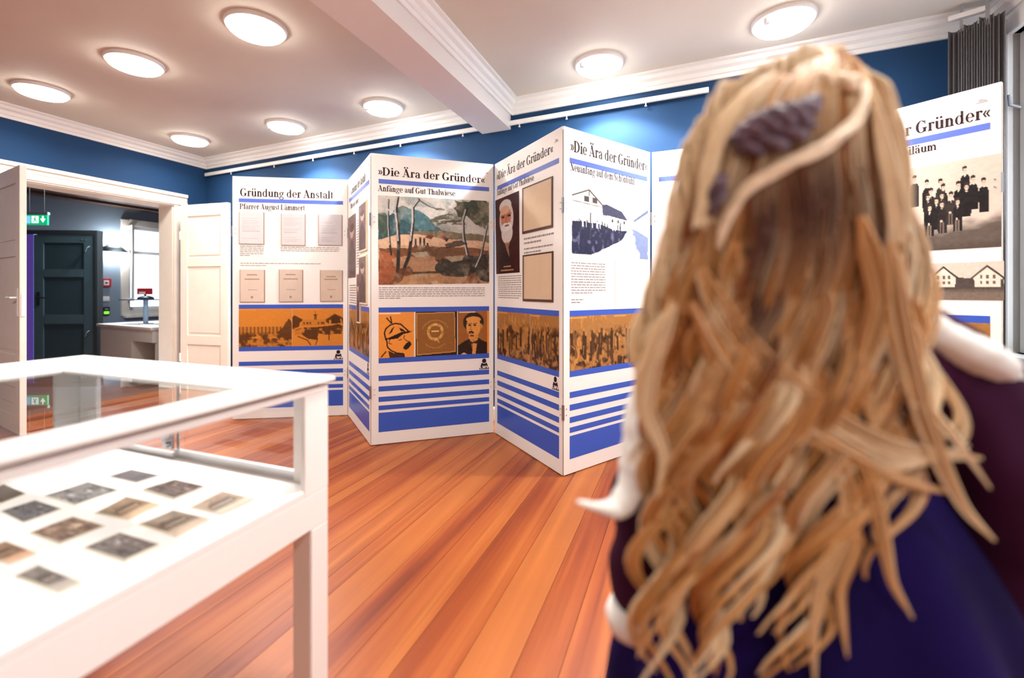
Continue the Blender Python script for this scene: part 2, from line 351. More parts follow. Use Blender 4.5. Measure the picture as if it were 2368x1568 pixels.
GL = {
 'D': (lambda: st(.07, 0, 1)+arc(.34, .5, .52, .5, .22, .05, -90, 90)+[rect(.2, 0, .36, .05), rect(.2, .95, .36, 1)], .94),
 'G': (lambda: arc(.48, .5, .44, .52, .22, .05, 45, 330, 26)+[rect(.64, .05, .85, .42)]+ser(.74, .42, .38, False)+[rect(.74, .68, .79, 1)], .98),
 'A': (g_A, .94), 'Ä': (lambda: g_A()+uml(.43, 1.16), .94),
 'L': (lambda: st(.07, 0, 1)+[rect(.2, 0, .68, .05), [(.6, .05), (.68, .05), (.7, .33), (.66, .33)]], .78),
 'P': (lambda: st(.07, 0, 1)+arc(.36, .74, .40, .26, .21, .05, -90, 90)+[rect(.2, .48, .38, .53), rect(.2, .95, .38, 1)], .82),
 'T': (lambda: st(.33, 0, 1, False)+[rect(.03, .95, .80, 1), [(.03, .7), (.07, .7), (.12, .95), (.03, .95)], [(.76, .7), (.8, .7), (.8, .95), (.71, .95)]], .84),
 'N': (lambda: [rect(.16, 0, .21, 1)]+ser(.18, 0, .3)+bar(.2, 1, .74, 0, .24)+[rect(.76, 0, .81, 1)]+ser(.78, 1, .3, False)+ser(.14, 1, .2, False), .95),
 'S': (lambda: arc(.36, .75, .29, .27, .17, .05, 30, 235)+arc(.36, .26, .32, .28, .19, .05, -150, 60)+[[(.10, .62), (.24, .70), (.66, .36), (.55, .22)]]+[rect(.57, .72, .62, 1), rect(.07, 0, .12, .3)], .74),
 'J': (lambda: [rect(.3, .1, .51, 1)]+ser(.4, 1, .42, False)+arc(.25, .1, .26, .24, .2, .05, 190, 360), .6),
 'i': (lambda: st(.09, 0, XH)+dot(.175, .92, .10), .36), 'j': (lambda: st(.12, -.1, XH, True, False)+dot(.2, .92, .1)+arc(.1, -.1, .19, .2, .15, .05, 200, 360), .38),
 'l': (lambda: st(.09, 0, 1.02, 'f'), .36), 't': (lambda: [rect(.13, .12, .30, .86), rect(.02, XH-.05, .42, XH)]+arc(.30, .14, .17, .16, .15, .05, 180, 310), .44),
 'r': (lambda: st(.09, 0, XH)+arc(.36, XH-.2, .2, .2, .1, .07, 60, 170)+dot(.45, XH-.09, .09), .53),
 'f': (lambda: st(.10, 0, .84, False)+arc(.30, .80, .2, .24, .15, .06, 50, 180)+dot(.42, .93, .08)+[rect(.0, XH-.05, .40, XH)], .42),
 'n': (g_n, .74), 'm': (g_m, 1.12), 'u': (g_u, .76), 'ü': (lambda: g_u()+uml(.36, .92), .76),
 'h': (lambda: g_n()+[rect(.09, XH-.1, .26, 1.02)]+[[(.02, .95), (.175, .98), (.175, 1.02), (.02, .99)]], .74),
 'o': (g_o, .72), 'ö': (lambda: g_o()+uml(.36, .92), .72),
 'e': (lambda: arc(.35, XH/2, .31, XH/2+.02, .17, .05, 0, 320, 26)+[rect(.16, .33, .66, .38)], .69),
 'c': (lambda: arc(.35, XH/2, .31, XH/2+.02, .17, .05, 50, 320, 24)+dot(.53, .52, .08), .65),
 'a': (g_a, .70), 'ä': (lambda: g_a()+uml(.33, .92), .70),
 'd': (lambda: arc(.34, XH/2, .30, XH/2+.02, .17, .05, 0, 360, 26)+[rect(.46, 0, .63, 1.02), rect(.6, 0, .74, .05), [(.38, .95), (.5, .98), (.5, 1.02), (.38, .99)]], .76),
 'b': (lambda: arc(.41, XH/2, .30, XH/2+.02, .17, .05, 0, 360, 26)+[rect(.1, 0, .27, 1.02), [(.02, .95), (.15, .98), (.15, 1.02), (.02, .99)]], .76),
 'g': (lambda: arc(.31, .44, .26, .25, .15, .05, 0, 360, 22)+arc(.33, -.12, .32, .19, .13, .05, 0, 360, 22)+[rect(.1, .03, .42, .12), rect(.5, .60, .68, .66)]+dot(.66, .60, .06), .70),
 's': (lambda: arc(.28, XH-.19, .20, .20, .13, .05, 20, 240)+arc(.28, .19, .23, .2, .14, .05, -150, 60)+[[(.09, XH-.28), (.2, XH-.2), (.49, .26), (.4, .16)]], .56),
 'w': (lambda: bar(.14, XH, .34, 0, .17)+bar(.34, 0, .50, XH, .05)+bar(.52, XH, .72, 0, .17)+bar(.72, 0, .90, XH, .05)+ser(.14, XH, .28, False)+ser(.52, XH, .26, False)+ser(.9, XH, .22, False), 1.0),
 '»': (lambda: bar(.08, .62, .24, .36, .12)+bar(.08, .10, .24, .36, .12)+bar(.30, .62, .46, .36, .12)+bar(.30, .10, .46, .36, .12), .52),
 '«': (lambda: bar(.24, .62, .08, .36, .12)+bar(.24, .10, .08, .36, .12)+bar(.46, .62, .30, .36, .12)+bar(.46, .10, .30, .36, .12), .52),
 '2': (lambda: arc(.3, .72, .26, .28, .15, .05, -30, 180)+[[(.04, 0), (.2, 0), (.55, .6), (.42, .68)], rect(.05, 0, .6, .1)], .66),
 '5': (lambda: arc(.28, .3, .28, .32, .16, .05, -150, 110)+[rect(.1, .55, .15, 1), rect(.1, .88, .52, 1)], .64),
 ' ': (lambda: [], .32)}
def text_polys(s):
    out = []; x = 0
    for ch in s:
        fn, adv = GL[ch]; out += [[(px+x, py) for px, py in p] for p in fn()]; x += adv
    return out, x
def flat(polys, y, name, m, parent, label=None, kind=None, dy=0):
    vs = []; fs = []
    for i, p in enumerate(polys):
        n = len(vs); vs += [(q[0], y-dy*(i % 5), q[1]) for q in p]; fs.append(tuple(range(n, n+len(p))))
    me = bpy.data.meshes.new(name); me.from_pydata(vs, [], fs); me.materials.append(MATS[m] if isinstance(m, str) else m); o = bpy.data.objects.new(name, me); C.objects.link(o); o.parent = parent
    if label: o['label'] = label
    if kind: o['kind'] = kind
    return o
def text(s, u0, z0, width, cap, y, name, m, parent, label=None):
    ps, w = text_polys(s); k = width/w
    return flat([[(u0+q[0]*k, z0+q[1]*cap) for q in p] for p in ps], y, name, m, parent, label)
def text_lines(u0, u1, z1, z0, n, y, parent, name='caption_text', last=.4, m='caption_grey', seed=1):
    r = random.Random(seed); polys = []; dz = (z1-z0)/n
    for i in range(n):
        zz = z1-(i+.5)*dz; e = u1 if i < n-1 else u0+(u1-u0)*last; uu = u0
        while uu < e-.004:
            ln = min(r.uniform(.012, .05), e-uu)
            polys.append(rect(uu, zz-dz*.20, uu+ln, zz+dz*.18)); uu += ln+.006
    return flat(polys, y, name, m, parent)

# ------------------------------------------------------------------ printed pictures: painted by formula onto a fine colour grid
class Cv:
    def __init__(s, w, h, c=(128, 128, 128)):
        s.w, s.h = w, h; s.a = np.ones((h, w, 3))*np.array(c, float)
        s.X, s.Y = np.meshgrid((np.arange(w)+.5)/w, (np.arange(h)+.5)/h)   # y down
    def noise(s, sx, sy, seed, octv=3):
        r = np.random.default_rng(seed); out = np.zeros((s.h, s.w)); amp = 1; tot = 0
        for o in range(octv):
            gx, gy = max(2, int(sx*2**o)), max(2, int(sy*2**o)); g = r.random((gy+2, gx+2))
            x = s.X*gx; y = s.Y*gy; xi = x.astype(int); yi = y.astype(int); fx = x-xi; fy = y-yi; fx = fx*fx*(3-2*fx); fy = fy*fy*(3-2*fy)
            out += amp*((g[yi, xi]*(1-fx)+g[yi, xi+1]*fx)*(1-fy)+(g[yi+1, xi]*(1-fx)+g[yi+1, xi+1]*fx)*fy); tot += amp; amp *= .55
        return out/tot
    def mix(s, m, c): s.a = s.a*(1-m[..., None])+np.array(c, float)*m[..., None]; return s
    def mask_poly(s, pts, wob=0, seed=0):
        X, Y = s.X, s.Y
        if wob: X = X+wob*(s.noise(9, 9, seed)-.5); Y = Y+wob*(s.noise(9, 9, seed+50)-.5)
        ins = np.zeros(X.shape, bool); n = len(pts)
        for i in range(n):
            x1, y1 = pts[i]; x2, y2 = pts[(i+1) % n]
            if y1 == y2: continue
            c = ((y1 > Y) != (y2 > Y)) & (X < (x2-x1)*(Y-y1)/(y2-y1)+x1); ins ^= c
        return ins.astype(float)
    def poly(s, pts, c, op=1, wob=0, seed=0): return s.mix(s.mask_poly(pts, wob, seed)*op, c)
    def ell(s, cx, cy, rx, ry, c, op=1, soft=.12):
        d = ((s.X-cx)/rx)**2+((s.Y-cy)/ry)**2; return s.mix(np.clip((1-d)/soft, 0, 1)*op, c)
    def line(s, pts, w, c, op=1, w2=None):
        m = np.zeros(s.X.shape); asp = s.h/s.w; n = len(pts)-1
        for i in range(n):
            x1, y1 = pts[i]; x2, y2 = pts[i+1]; wa = w+((w2 or w)-w)*(i/max(1, n)); dx, dy = x2-x1, (y2-y1)*asp; L = dx*dx+dy*dy+1e-9
            t = np.clip(((s.X-x1)*dx+(s.Y-y1)*asp*dy)/L, 0, 1); d = np.hypot(s.X-x1-t*dx, (s.Y-y1)*asp-t*dy); m = np.maximum(m, np.clip((wa-d)/(wa*.3), 0, 1))
        return s.mix(m*op, c)
    def grain(s, amt, sx=30, sy=30, seed=3):
        s.a = s.a+(s.noise(sx, sy, seed)[..., None]-.5)*amt; return s
    def duo(s, dark, light):                # map brightness onto a two-colour print
        g = np.clip(s.a.mean(axis=2)/255, 0, 1)[..., None]; s.a = np.array(dark)*(1-g)+np.array(light)*g; return s
def picture(cv, name, parent, quad, y, m='printed_colours', label=None, thick=0):
    """quad: (u,z) of top-left, top-right, bottom-right, bottom-left in the board's plane, or 3-D points when y is None"""
    a = np.clip(cv.a, 0, 255)/255; a = np.where(a <= .04045, a/12.92, ((a+.055)/1.055)**2.4)[::1]
    h, w = cv.h, cv.w; P = np.array([(q[0], y, q[1]) if y is not None else tuple(q) for q in quad], float)
    gx, gy = np.meshgrid(np.linspace(0, 1, w), np.linspace(0, 1, h))
    V = (P[0]*((1-gx)*(1-gy))[..., None]+P[1]*(gx*(1-gy))[..., None]+P[2]*(gx*gy)[..., None]+P[3]*((1-gx)*gy)[..., None]).reshape(-1, 3)
    i = (np.arange(h-1)[:, None]*w+np.arange(w-1)[None, :]).reshape(-1); F = np.stack([i, i+w, i+w+1, i+1], 1)
    me = bpy.data.meshes.new(name); me.vertices.add(len(V)); me.vertices.foreach_set('co', V.ravel()); me.loops.add(F.size); me.loops.foreach_set('vertex_index', F.ravel().astype(np.int32))
    me.polygons.add(len(F)); me.polygons.foreach_set('loop_start', np.arange(0, F.size, 4, dtype=np.int32)); me.update(calc_edges=True)
    at_ = me.color_attributes.new('Col', 'FLOAT_COLOR', 'POINT'); at_.data.foreach_set('color', np.concatenate([a.reshape(-1, 3), np.ones((h*w, 1))], 1).ravel())
    me.materials.append(MATS[m]); o = bpy.data.objects.new(name, me); C.objects.link(o)
    if parent: o.parent = parent
    if label: o['label'] = label
    return o

ORD, ORL = (60, 36, 22), (222, 140, 54)
def pic_landscape():
    c = Cv(230, 190, (206, 200, 192)); n = c.noise
    c.mix(np.clip((n(5, 3, 1)-.45)*3, 0, 1)*.6, (232, 228, 220)); c.mix(np.clip((n(7, 5, 2)-.5)*4, 0, 1)*.5, (120, 132, 128))
    c.poly([(0, .2), (.08, .22), (.14, .14), (.22, .10), (.32, .16), (.42, .22), (.48, .30), (.55, .37), (.62, .42), (.5, .5), (0, .5)], (62, 92, 98), 1, .05, 4)
    c.poly([(.22, .12), (.38, .18), (.46, .27), (.55, .37), (.35, .38), (.2, .25)], (84, 122, 130), .8, .06, 6)
    c.poly([(.55, .37), (.7, .40), (1, .42), (1, .50), (.3, .46), (.25, .40)], (128, 112, 88), 1, .03, 8)
    c.poly([(0, .50), (.15, .44), (.35, .43), (.6, .47), (1, .50), (1, .62), (0, .62)], (224, 182, 146), 1, .03, 9)
    c.poly([(.40, .46), (.43, .43), (.48, .44), (.46, .48)], (126, 70, 46)); c.poly([(.52, .45), (.56, .42), (.62, .47), (.60, .50)], (150, 86, 58)); c.poly([(.57, .44), (.61, .47), (.60, .51), (.58, .48)], (52, 40, 40))
    c.poly([(0, .60), (.3, .58), (.6, .56), (1, .60), (1, 1), (0, 1)], (128, 82, 52), 1, .05, 11)
    c.poly([(.0, .62), (.14, .64), (.2, .8), (.1, 1), (0, 1)], (172, 98, 62), 1, .05, 12)
    c.poly([(.1, .7), (.45, .66), (.55, .78), (.6, .84), (.3, .86), (.15, .8)], (192, 148, 112), .9, .06, 13)
    c.poly([(.2, .9), (.6, .84), (.9, .92), (1, 1), (.15, 1)], (196, 150, 106), .9, .05, 14)
    c.poly([(.5, .72), (.7, .70), (1, .66), (1, .98), (.85, .94), (.6, .90), (.5, .82)], (58, 52, 42), .92, .08, 15)
    c.poly([(.3, .60), (.62, .56), (.76, .62), (.5, .70), (.38, .66)], (112, 80, 54), .8, .05, 16)
    c.poly([(.28, .64), (.42, .62), (.44, .67), (.32, .69)], (192, 176, 148)); c.poly([(.58, .68), (.76, .66), (.74, .72), (.64, .74)], (170, 150, 122)); c.poly([(.28, .86), (.56, .84), (.58, .87), (.3, .88)], (60, 50, 40), .8)
    c.poly([(.64, 0), (1, 0), (1, .34), (.93, .30), (.86, .30), (.80, .22), (.72, .20), (.66, .12)], (66, 70, 52), .95, .12, 20)
    c.mix(np.clip((n(16, 16, 22)-.52)*6, 0, 1)*np.clip((c.X-.55)*4, 0, 1)*np.clip((.36-c.Y)*9, 0, 1), (92, 92, 74))
    for k in range(26):
        r = random.Random(k); x0 = r.uniform(.48, .78); y0 = r.uniform(.10, .30); c.line([(x0, y0), (x0-r.uniform(.03, .09), y0+r.uniform(.0, .03))], .008, (98, 92, 74), .9)
    c.poly([(.18, .02), (.30, .0), (.5, .08), (.38, .1), (.25, .12)], (150, 158, 156), .6, .08, 24)
    c.poly([(0, .18), (.1, .2), (.12, .4), (0, .48)], (78, 90, 70), .7, .12, 26)
    dk, lt = (54, 44, 38), (206, 204, 200)
    def trunk(pts, w, w2):
        c.line(pts, w, dk, 1, w2); c.line([(x-w*.45, y) for x, y in pts[:4]], w*.55, lt, .9, w2*.4)
    trunk([(.09, .05), (.085, .2), (.09, .4), (.10, .55), (.11, .66)], .010, .010)
    trunk([(.17, .0), (.15, .15), (.165, .3), (.175, .5), (.17, .7), (.165, .86)], .017, .018)
    trunk([(.35, .03), (.30, .12), (.30, .28), (.28, .5), (.26, .68), (.21, .85)], .014, .018)
    trunk([(.78, .12), (.75, .25), (.755, .45), (.79, .65), (.84, .85), (.88, .98)], .014, .022)
    trunk([(.98, .30), (.95, .48), (.92, .66), (.87, .80)], .012, .014)
    c.poly([(.18, .82), (.27, .78), (.30, .87), (.12, .92)], (110, 70, 48), .8, .04, 28); c.poly([(.80, .90), (.86, .86), (.92, 1), (.74, 1)], (140, 84, 52), .8, .04, 29)
    c.line([(.15, .2), (.06, .14), (0, .2)], .008, lt); c.line([(.36, .04), (.44, .1), (.52, .13)], .007, (90, 90, 86))
    c.poly([(.58, .52), (.74, .46), (.82, .54), (.6, .58)], (64, 50, 38), .8, .10, 31)
    for xx, hh_ in ((.32, .09), (.36, .11), (.395, .10), (.425, .03)):
        c.line([(xx, .48+.1-hh_), (xx, .53)], .010, (54, 50, 54)); c.line([(xx-.01, .57), (xx, .53), (xx+.012, .57)], .005, (54, 50, 54)); c.ell(xx, .475+.1-hh_, .009, .010, (92, 70, 62))
    c.a = c.a*.90; c.mix(np.clip((n(12, 10, 77)-.5)*3, 0, 1)*.35*(c.Y > .55), (70, 50, 36)); c.mix(np.clip((n(14, 9, 78)-.52)*4, 0, 1)*.35, (226, 206, 178)); return c.grain(30, 50, 40, 5)
def pic_helmet():
    c = Cv(84, 108, (228, 146, 62)); k = (44, 26, 18)
    c.line([(.22, .13), (.34, .24)], .018, k); c.line([(.32, .10), (.36, .24)], .018, k)
    c.line([(.20, .60), (.16, .45), (.20, .36), (.32, .28), (.46, .25), (.60, .27), (.72, .36), (.80, .42)], .022, k)
    c.poly([(.20, .58), (.30, .55), (.62, .44), (.92, .42), (.84, .46), (.66, .49), (.52, .58), (.30, .60)], k)
    c.poly([(.55, .34), (.66, .38), (.74, .44), (.6, .42)], k); c.poly([(.36, .36), (.44, .30), (.36, .44), (.26, .50)], k)
    c.line([(.70, .52), (.68, .58), (.76, .64), (.84, .66)], .012, k); c.poly([(.70, .74), (.76, .68), (.86, .66), (.90, .72), (.82, .80), (.74, .84), (.66, .80)], k)
    c.line([(.22, .58), (.24, .76), (.34, .84), (.5, .90), (.68, .92)], .02, k); c.poly([(.26, .84), (.42, .90), (.70, .92), (.72, 1), (.30, 1)], k, .85)
    c.line([(.54, .62), (.62, .60)], .012, k); c.line([(.2, .86), (.08, .97)], .02, k); c.line([(.30, .60), (.28, .68), (.36, .70)], .01, k)
    c.mix(((c.X > .96) & (c.Y > .02)).astype(float), (238, 220, 190)); c.mix(((c.X > .90) & (c.X < .96)).astype(float)*.0, (0, 0, 0))
    c.mix(((c.Y < .045) & (c.Y > .02) & (c.X < .6)).astype(float), (236, 216, 190))
    return c.grain(10, 20, 20, 4)
def pic_banner():
    c = Cv(96, 100, (52, 28, 20)); c.poly([(.02, .03), (.94, .02), (.96, .93), (.03, .97)], (196, 142, 76)); c.poly([(.04, .05), (.92, .04), (.94, .91), (.05, .95)], (140, 92, 44))
    d = np.hypot((c.X-.47), (c.Y-.46)*1.02); c.mix((np.abs(d-.17) < .03)*np.clip(c.noise(26, 26, 3)*1.6, 0, 1), (222, 172, 92))
    for i in range(20):
        a = math.radians(205+i*6.8); c.ell(.47+.33*math.cos(a), .50+.30*math.sin(a), .010, .014, (206, 154, 80), .8); 
    for i in range(12):
        a = math.radians(128-i*6.8); c.ell(.47+.36*math.cos(a), .42+.40*math.sin(a), .011, .014, (206, 154, 80), .8)
    c.poly([(.38, .43), (.55, .43), (.55, .46), (.38, .46)], (232, 190, 110)); c.line([(.42, .60), (.48, .60), (.56, .70)], .010, (222, 172, 92))
    return c.grain(14, 40, 40, 8)
def pic_gent():
    c = Cv(72, 100, (150, 92, 40)); k = (48, 30, 22); c.mix(np.clip(c.X*1.1-.2, 0, 1)*.3, (170, 110, 54))
    c.ell(.50, .26, .33, .23, (50, 34, 26)); c.ell(.50, .37, .23, .25, (218, 148, 72)); c.ell(.50, .20, .24, .07, (218, 148, 72))
    c.ell(.74, .36, .05, .06, (200, 130, 62)); c.poly([(.36, .55), (.64, .55), (.68, .68), (.34, .68)], (206, 136, 64))
    for x in (.38, .54): c.ell(x, .33, .05, .018, k); c.line([(x-.06, .295), (x+.06, .29)], .010, k)
    c.line([(.43, .33), (.40, .43), (.46, .44)], .010, (120, 70, 34)); c.poly([(.34, .48), (.44, .455), (.52, .50), (.50, .53), (.42, .50), (.36, .53)], k); c.ell(.43, .53, .04, .012, (130, 70, 40)); c.ell(.45, .575, .06, .02, (60, 38, 26))
    c.poly([(0, .80), (.2, .70), (.38, .64), (.50, 1), (0, 1)], k); c.poly([(1, .76), (.8, .70), (.64, .62), (.5, 1), (1, 1)], k)
    c.poly([(.38, .66), (.48, .74), (.46, 1), (.56, 1), (.62, .70), (.64, .64), (.5, .70)], (214, 146, 74)); c.poly([(.34, .68), (.48, .72), (.62, .68), (.62, .76), (.49, .75), (.36, .78)], (64, 42, 32))
    c.poly([(.10, 1), (.2, .95), (.32, 1)], (210, 180, 150)); c.mix((c.X > .93).astype(float), (226, 140, 54)); c.mix((c.X < .02).astype(float), (232, 210, 180))
    c.mix(((c.Y < .045) & (c.Y > .015) & (c.X > .05) & (c.X < .55)).astype(float), (236, 216, 190))
    return c.grain(12, 20, 20, 4)
def pic_town(s=1):
    c = Cv(100, 80, (226, 226, 226)); k = (50, 50, 50)
    c.mix(((c.Y > .48)).astype(float)*.4, (150, 150, 150)); c.mix((np.sin(c.X*90) > .2)*((c.Y > .48) & (c.Y < .66)).astype(float)*.7, (70, 70, 70))
    c.mix(np.clip((c.noise(10, 7, 4)-.38)*6, 0, 1)*np.clip((c.Y-.60)*10, 0, 1), k); c.poly([(.2, .76), (.40, .70), (.42, .80)], (220, 220, 220)); c.poly([(.5, .78), (.68, .72), (.76, .82), (.7, .78)], (220, 220, 220))
    c.mix(np.clip((c.noise(7, 14, 9)-.58)*8, 0, 1)*(c.Y > .82), (205, 205, 205)); c.poly([(.72, .66), (.86, .42), (.93, .28), (1, .34), (1, .8)], k, .9, .08, 3); c.ell(.16, .72, .04, .10, k); c.mix(((c.Y < .05) & (c.Y > .02) & (c.X < .33)).astype(float), (255, 255, 255))
    return c.duo(ORD, ORL).grain(12)
def pic_halls():
    c = Cv(100, 80, (230, 230, 230)); k = (46, 46, 46)
    c.poly([(0, .25), (.05, .18), (.16, .26), (.26, .33), (.16, .36), (.14, .48), (0, .56)], k); c.poly([(.62, .33), (.83, .15), (1, .26), (1, .5), (.96, .28), (.72, .32), (.72, .42)], k); c.poly([(.76, .30), (.84, .20), (.94, .28), (.95, .40), (.76, .42)], (30, 30, 30))
    c.poly([(.20, .30), (.66, .30), (.66, .46), (.18, .46)], (206, 206, 206)); 
    for x in (.22, .28, .34, .50, .56, .60): c.poly(rect(x, .36, x+.035, .43), (80, 80, 80))
    c.poly(rect(.43, .20, .48, .30), (90, 90, 90)); c.line([(.455, .20), (.455, .08)], .008, k); c.poly([(.41, .16), (.50, .16), (.48, .20), (.43, .20)], (60, 60, 60))
    c.poly([(.04, .58), (.25, .50), (.44, .50), (.7, .46), (.92, .42), (1, .5), (.96, .68), (.74, .70), (.52, .68), (.48, .84), (.30, .80), (.2, .68)], k, 1, .03, 3); c.poly([(.02, .62), (.22, .52), (.26, .56), (.16, .68)], (214, 214, 214))
    c.poly([(.2, .47), (.66, .45), (.92, .40), (.78, .46), (.44, .50)], (232, 232, 232)); c.mix(np.clip((c.noise(9, 9, 12)-.6)*8, 0, 1)*((c.Y > .5) & (c.Y < .7)), (200, 200, 200))
    c.line([(.12, .74), (.30, .84), (.36, .96)], .012, k); c.line([(.5, .8), (.46, .96)], .010, k); c.line([(.72, .70), (.72, .84)], .014, k); c.mix((c.X < .015).astype(float), (255, 255, 255)); c.mix(((c.Y < .04) & (c.X < .58)).astype(float), (255, 255, 255))
    return c.duo(ORD, ORL).grain(10)
def pic_figures(seed, dens=.5, sky=.2, w=90, h=84):
    c = Cv(w, h, (168, 168, 168)); r = random.Random(seed)
    c.mix(np.clip((c.noise(8, 9, seed)-dens+.05)*5, 0, 1)*np.clip((c.Y-sky)*6, 0, 1), (36, 36, 36)); c.mix(np.clip((c.noise(20, 6, seed+3)-.6)*7, 0, 1), (205, 205, 205))
    for i in range(14):
        x = r.uniform(.03, .97); y = r.uniform(.3, .55); hgt = r.uniform(.25, .42); wd = r.uniform(.02, .04); cc = r.choice([(34, 34, 34), (58, 58, 58), (110, 110, 110)])
        c.line([(x, y), (x+r.uniform(-.02, .02), y+hgt)], wd, cc, .9, wd*.6); c.ell(x, y-.05, .024, .04, r.choice([(190, 190, 190), (70, 70, 70)]))
    for i in range(8):
        x = r.uniform(0, 1); y = r.uniform(.5, .85); c.line([(x, y), (x+r.uniform(-.08, .08), y+r.uniform(.05, .2))], .010, (210, 210, 210), .8)
    c.mix(((c.Y < .05) & (c.Y > .02) & (c.X < .35)).astype(float), (240, 240, 240))
    return c.duo((40, 24, 16), (222, 156, 82)).grain(16)
def pic_beard():
    c = Cv(64, 170, (58, 26, 28)); c.mix(np.clip((c.X-.6)*2, 0, 1)*.4, (70, 40, 38)); c.poly([(.05, .62), (.35, .55), (.6, .6), (.7, .75), (.6, .95), (.2, .95)], (46, 40, 40), .6, .05, 3)
    c.ell(.48, .30, .30, .23, (196, 184, 178)); c.ell(.44, .13, .26, .09, (206, 196, 190)); c.ell(.46, .28, .22, .14, (188, 120, 92)); c.ell(.42, .18, .2, .06, (208, 160, 134))
    c.ell(.50, .48, .24, .14, (202, 192, 186)); c.ell(.48, .40, .22, .06, (214, 206, 202)); c.ell(.50, .385, .10, .012, (110, 60, 50))
    for x in (.34, .60): c.ell(x, .265, .07, .014, (60, 34, 30)); c.line([(x-.09, .25), (x+.09, .24)], .02, (120, 84, 70), .8)
    c.line([(.48, .26), (.46, .34), (.54, .35)], .02, (150, 84, 62), .8); c.poly([(.40, .60), (.62, .60), (.56, .66), (.60, .80), (.50, .72)], (170, 120, 90), .8)
    for i, (a, b) in enumerate(((.34, .62), (.22, .76))):
        yy = .90+i*.045; x = a
        while x < b: c.poly(rect(x, yy, x+.03, yy+.018), (196, 150, 110)); x += .045
    return c.grain(16, 12, 30, 8)
def pic_village():
    c = Cv(170, 170, (212, 208, 204)); k = (38, 40, 66)
    c.poly([(0, .14), (.20, .0), (.36, .20), (.36, .50), (0, .56)], (214, 208, 200)); c.line([(0, .15), (.20, .015), (.36, .20)], .010, (66, 56, 50)); c.line([(0, .22), (.37, .24)], .006, (110, 96, 86)); c.line([(.20, .02), (.20, .1)], .006, (90, 80, 70))
    for x in (.14, .24): c.poly(rect(x, .12, x+.06, .20), (70, 62, 60))
    c.poly([(.36, .20), (.42, .18), (.62, .25), (.70, .38), (.42, .36), (.37, .36)], (60, 62, 84)); c.poly([(.42, .35), (.70, .38), (.70, .54), (.44, .52)], (222, 216, 208)); 
    for x in (.48, .56, .64): c.poly(rect(x, .40, x+.025, .45), (80, 72, 70))
    c.poly([(.80, .34), (.98, .16), (1, .16), (1, .60), (.80, .58)], (206, 206, 214)); c.poly([(.78, .36), (1, .12), (1, .18), (.80, .38)], (100, 110, 140))
    c.poly([(0, .52), (.3, .50), (.5, .56), (.75, .56), (.80, .60), (.60, .75), (.40, .90), (.22, 1), (0, 1)], k, 1, .03, 3); c.mix(np.clip((c.noise(24, 10, 5)-.55)*6, 0, 1)*np.clip((c.Y-.5)*9, 0, 1)*(c.X < .7), (92, 92, 116))
    c.poly([(.70, .56), (.78, .56), (.84, .80), (.92, 1), (.22, 1), (.42, .88), (.62, .72)], (214, 214, 224), 1, .04, 6); c.poly([(.76, .50), (.88, .56), (1, .62), (1, 1), (.90, 1), (.82, .76)], (98, 116, 164), .8, .06, 8)
    for i in range(22):
        r = random.Random(i); x = r.uniform(.02, .62); c.line([(x, .44+r.uniform(0, .06)), (x+.005, .58)], .006, r.choice([(40, 40, 52), (220, 220, 225)]))
    c.line([(.22, .36), (.215, .74)], .007, (60, 56, 66))
    return c.grain(16, 40, 40, 3)
def pic_group(heads, hw, hh_):
    c = Cv(260, 170, (206, 190, 174)); k = (44, 38, 36)
    c.mix(np.clip((c.Y-.66)*8+c.noise(8, 8, 4)*1.6-.8, 0, 1), (96, 84, 76)); r = random.Random(5)
    for x, y in sorted(heads, key=lambda q: q[1]):
        q = hw*2.0; c.poly([(x-q, y+hh_*2.6), (x-q*.75, y+hh_*1.5), (x-hw*.4, y+hh_*1.05), (x+hw*.4, y+hh_*1.05), (x+q*.75, y+hh_*1.5), (x+q, y+hh_*2.6), (x+q*.9, y+hh_*8), (x-q*.9, y+hh_*8)], r.choice([k, (56, 48, 46), (34, 30, 30)]), 1, .006, 2)
        c.ell(x, y, hw*.85, hh_, (202, 180, 160), 1, .3); c.poly([(x-hw*.95, y-hh_*.1), (x-hw*.9, y-hh_*1.1), (x, y-hh_*1.35), (x+hw*.9, y-hh_*1.1), (x+hw*.95, y-hh_*.1), (x+hw*.6, y-hh_*.55), (x-hw*.6, y-hh_*.5)], (58, 46, 42))
        for e in (-.35, .35): c.ell(x+e*hw, y-hh_*.05, hw*.18, hh_*.10, (80, 62, 54))
        c.poly([(x-hw*.4, y+hh_*1.05), (x+hw*.4, y+hh_*1.05), (x, y+hh_*2.1)], (224, 212, 198)); c.line([(x, y+hh_*1.3), (x, y+hh_*2.2)], hw*.1, k)
    for x, y in heads[12:16]:
        c.ell(x-.3*hw, y+hh_*4.6, hw*.5, hh_*.4, (200, 180, 160)); c.line([(x-hw*.6, y+hh_*5), (x-hw*.7, y+hh_*8)], hw*.35, (120, 104, 92)); c.line([(x+hw*.5, y+hh_*5), (x+hw*.5, y+hh_*8)], hw*.35, (120, 104, 92))
    c.mix(np.clip((c.Y-.90)*10, 0, 1), (82, 70, 62)); return c.grain(16, 50, 36, 3)
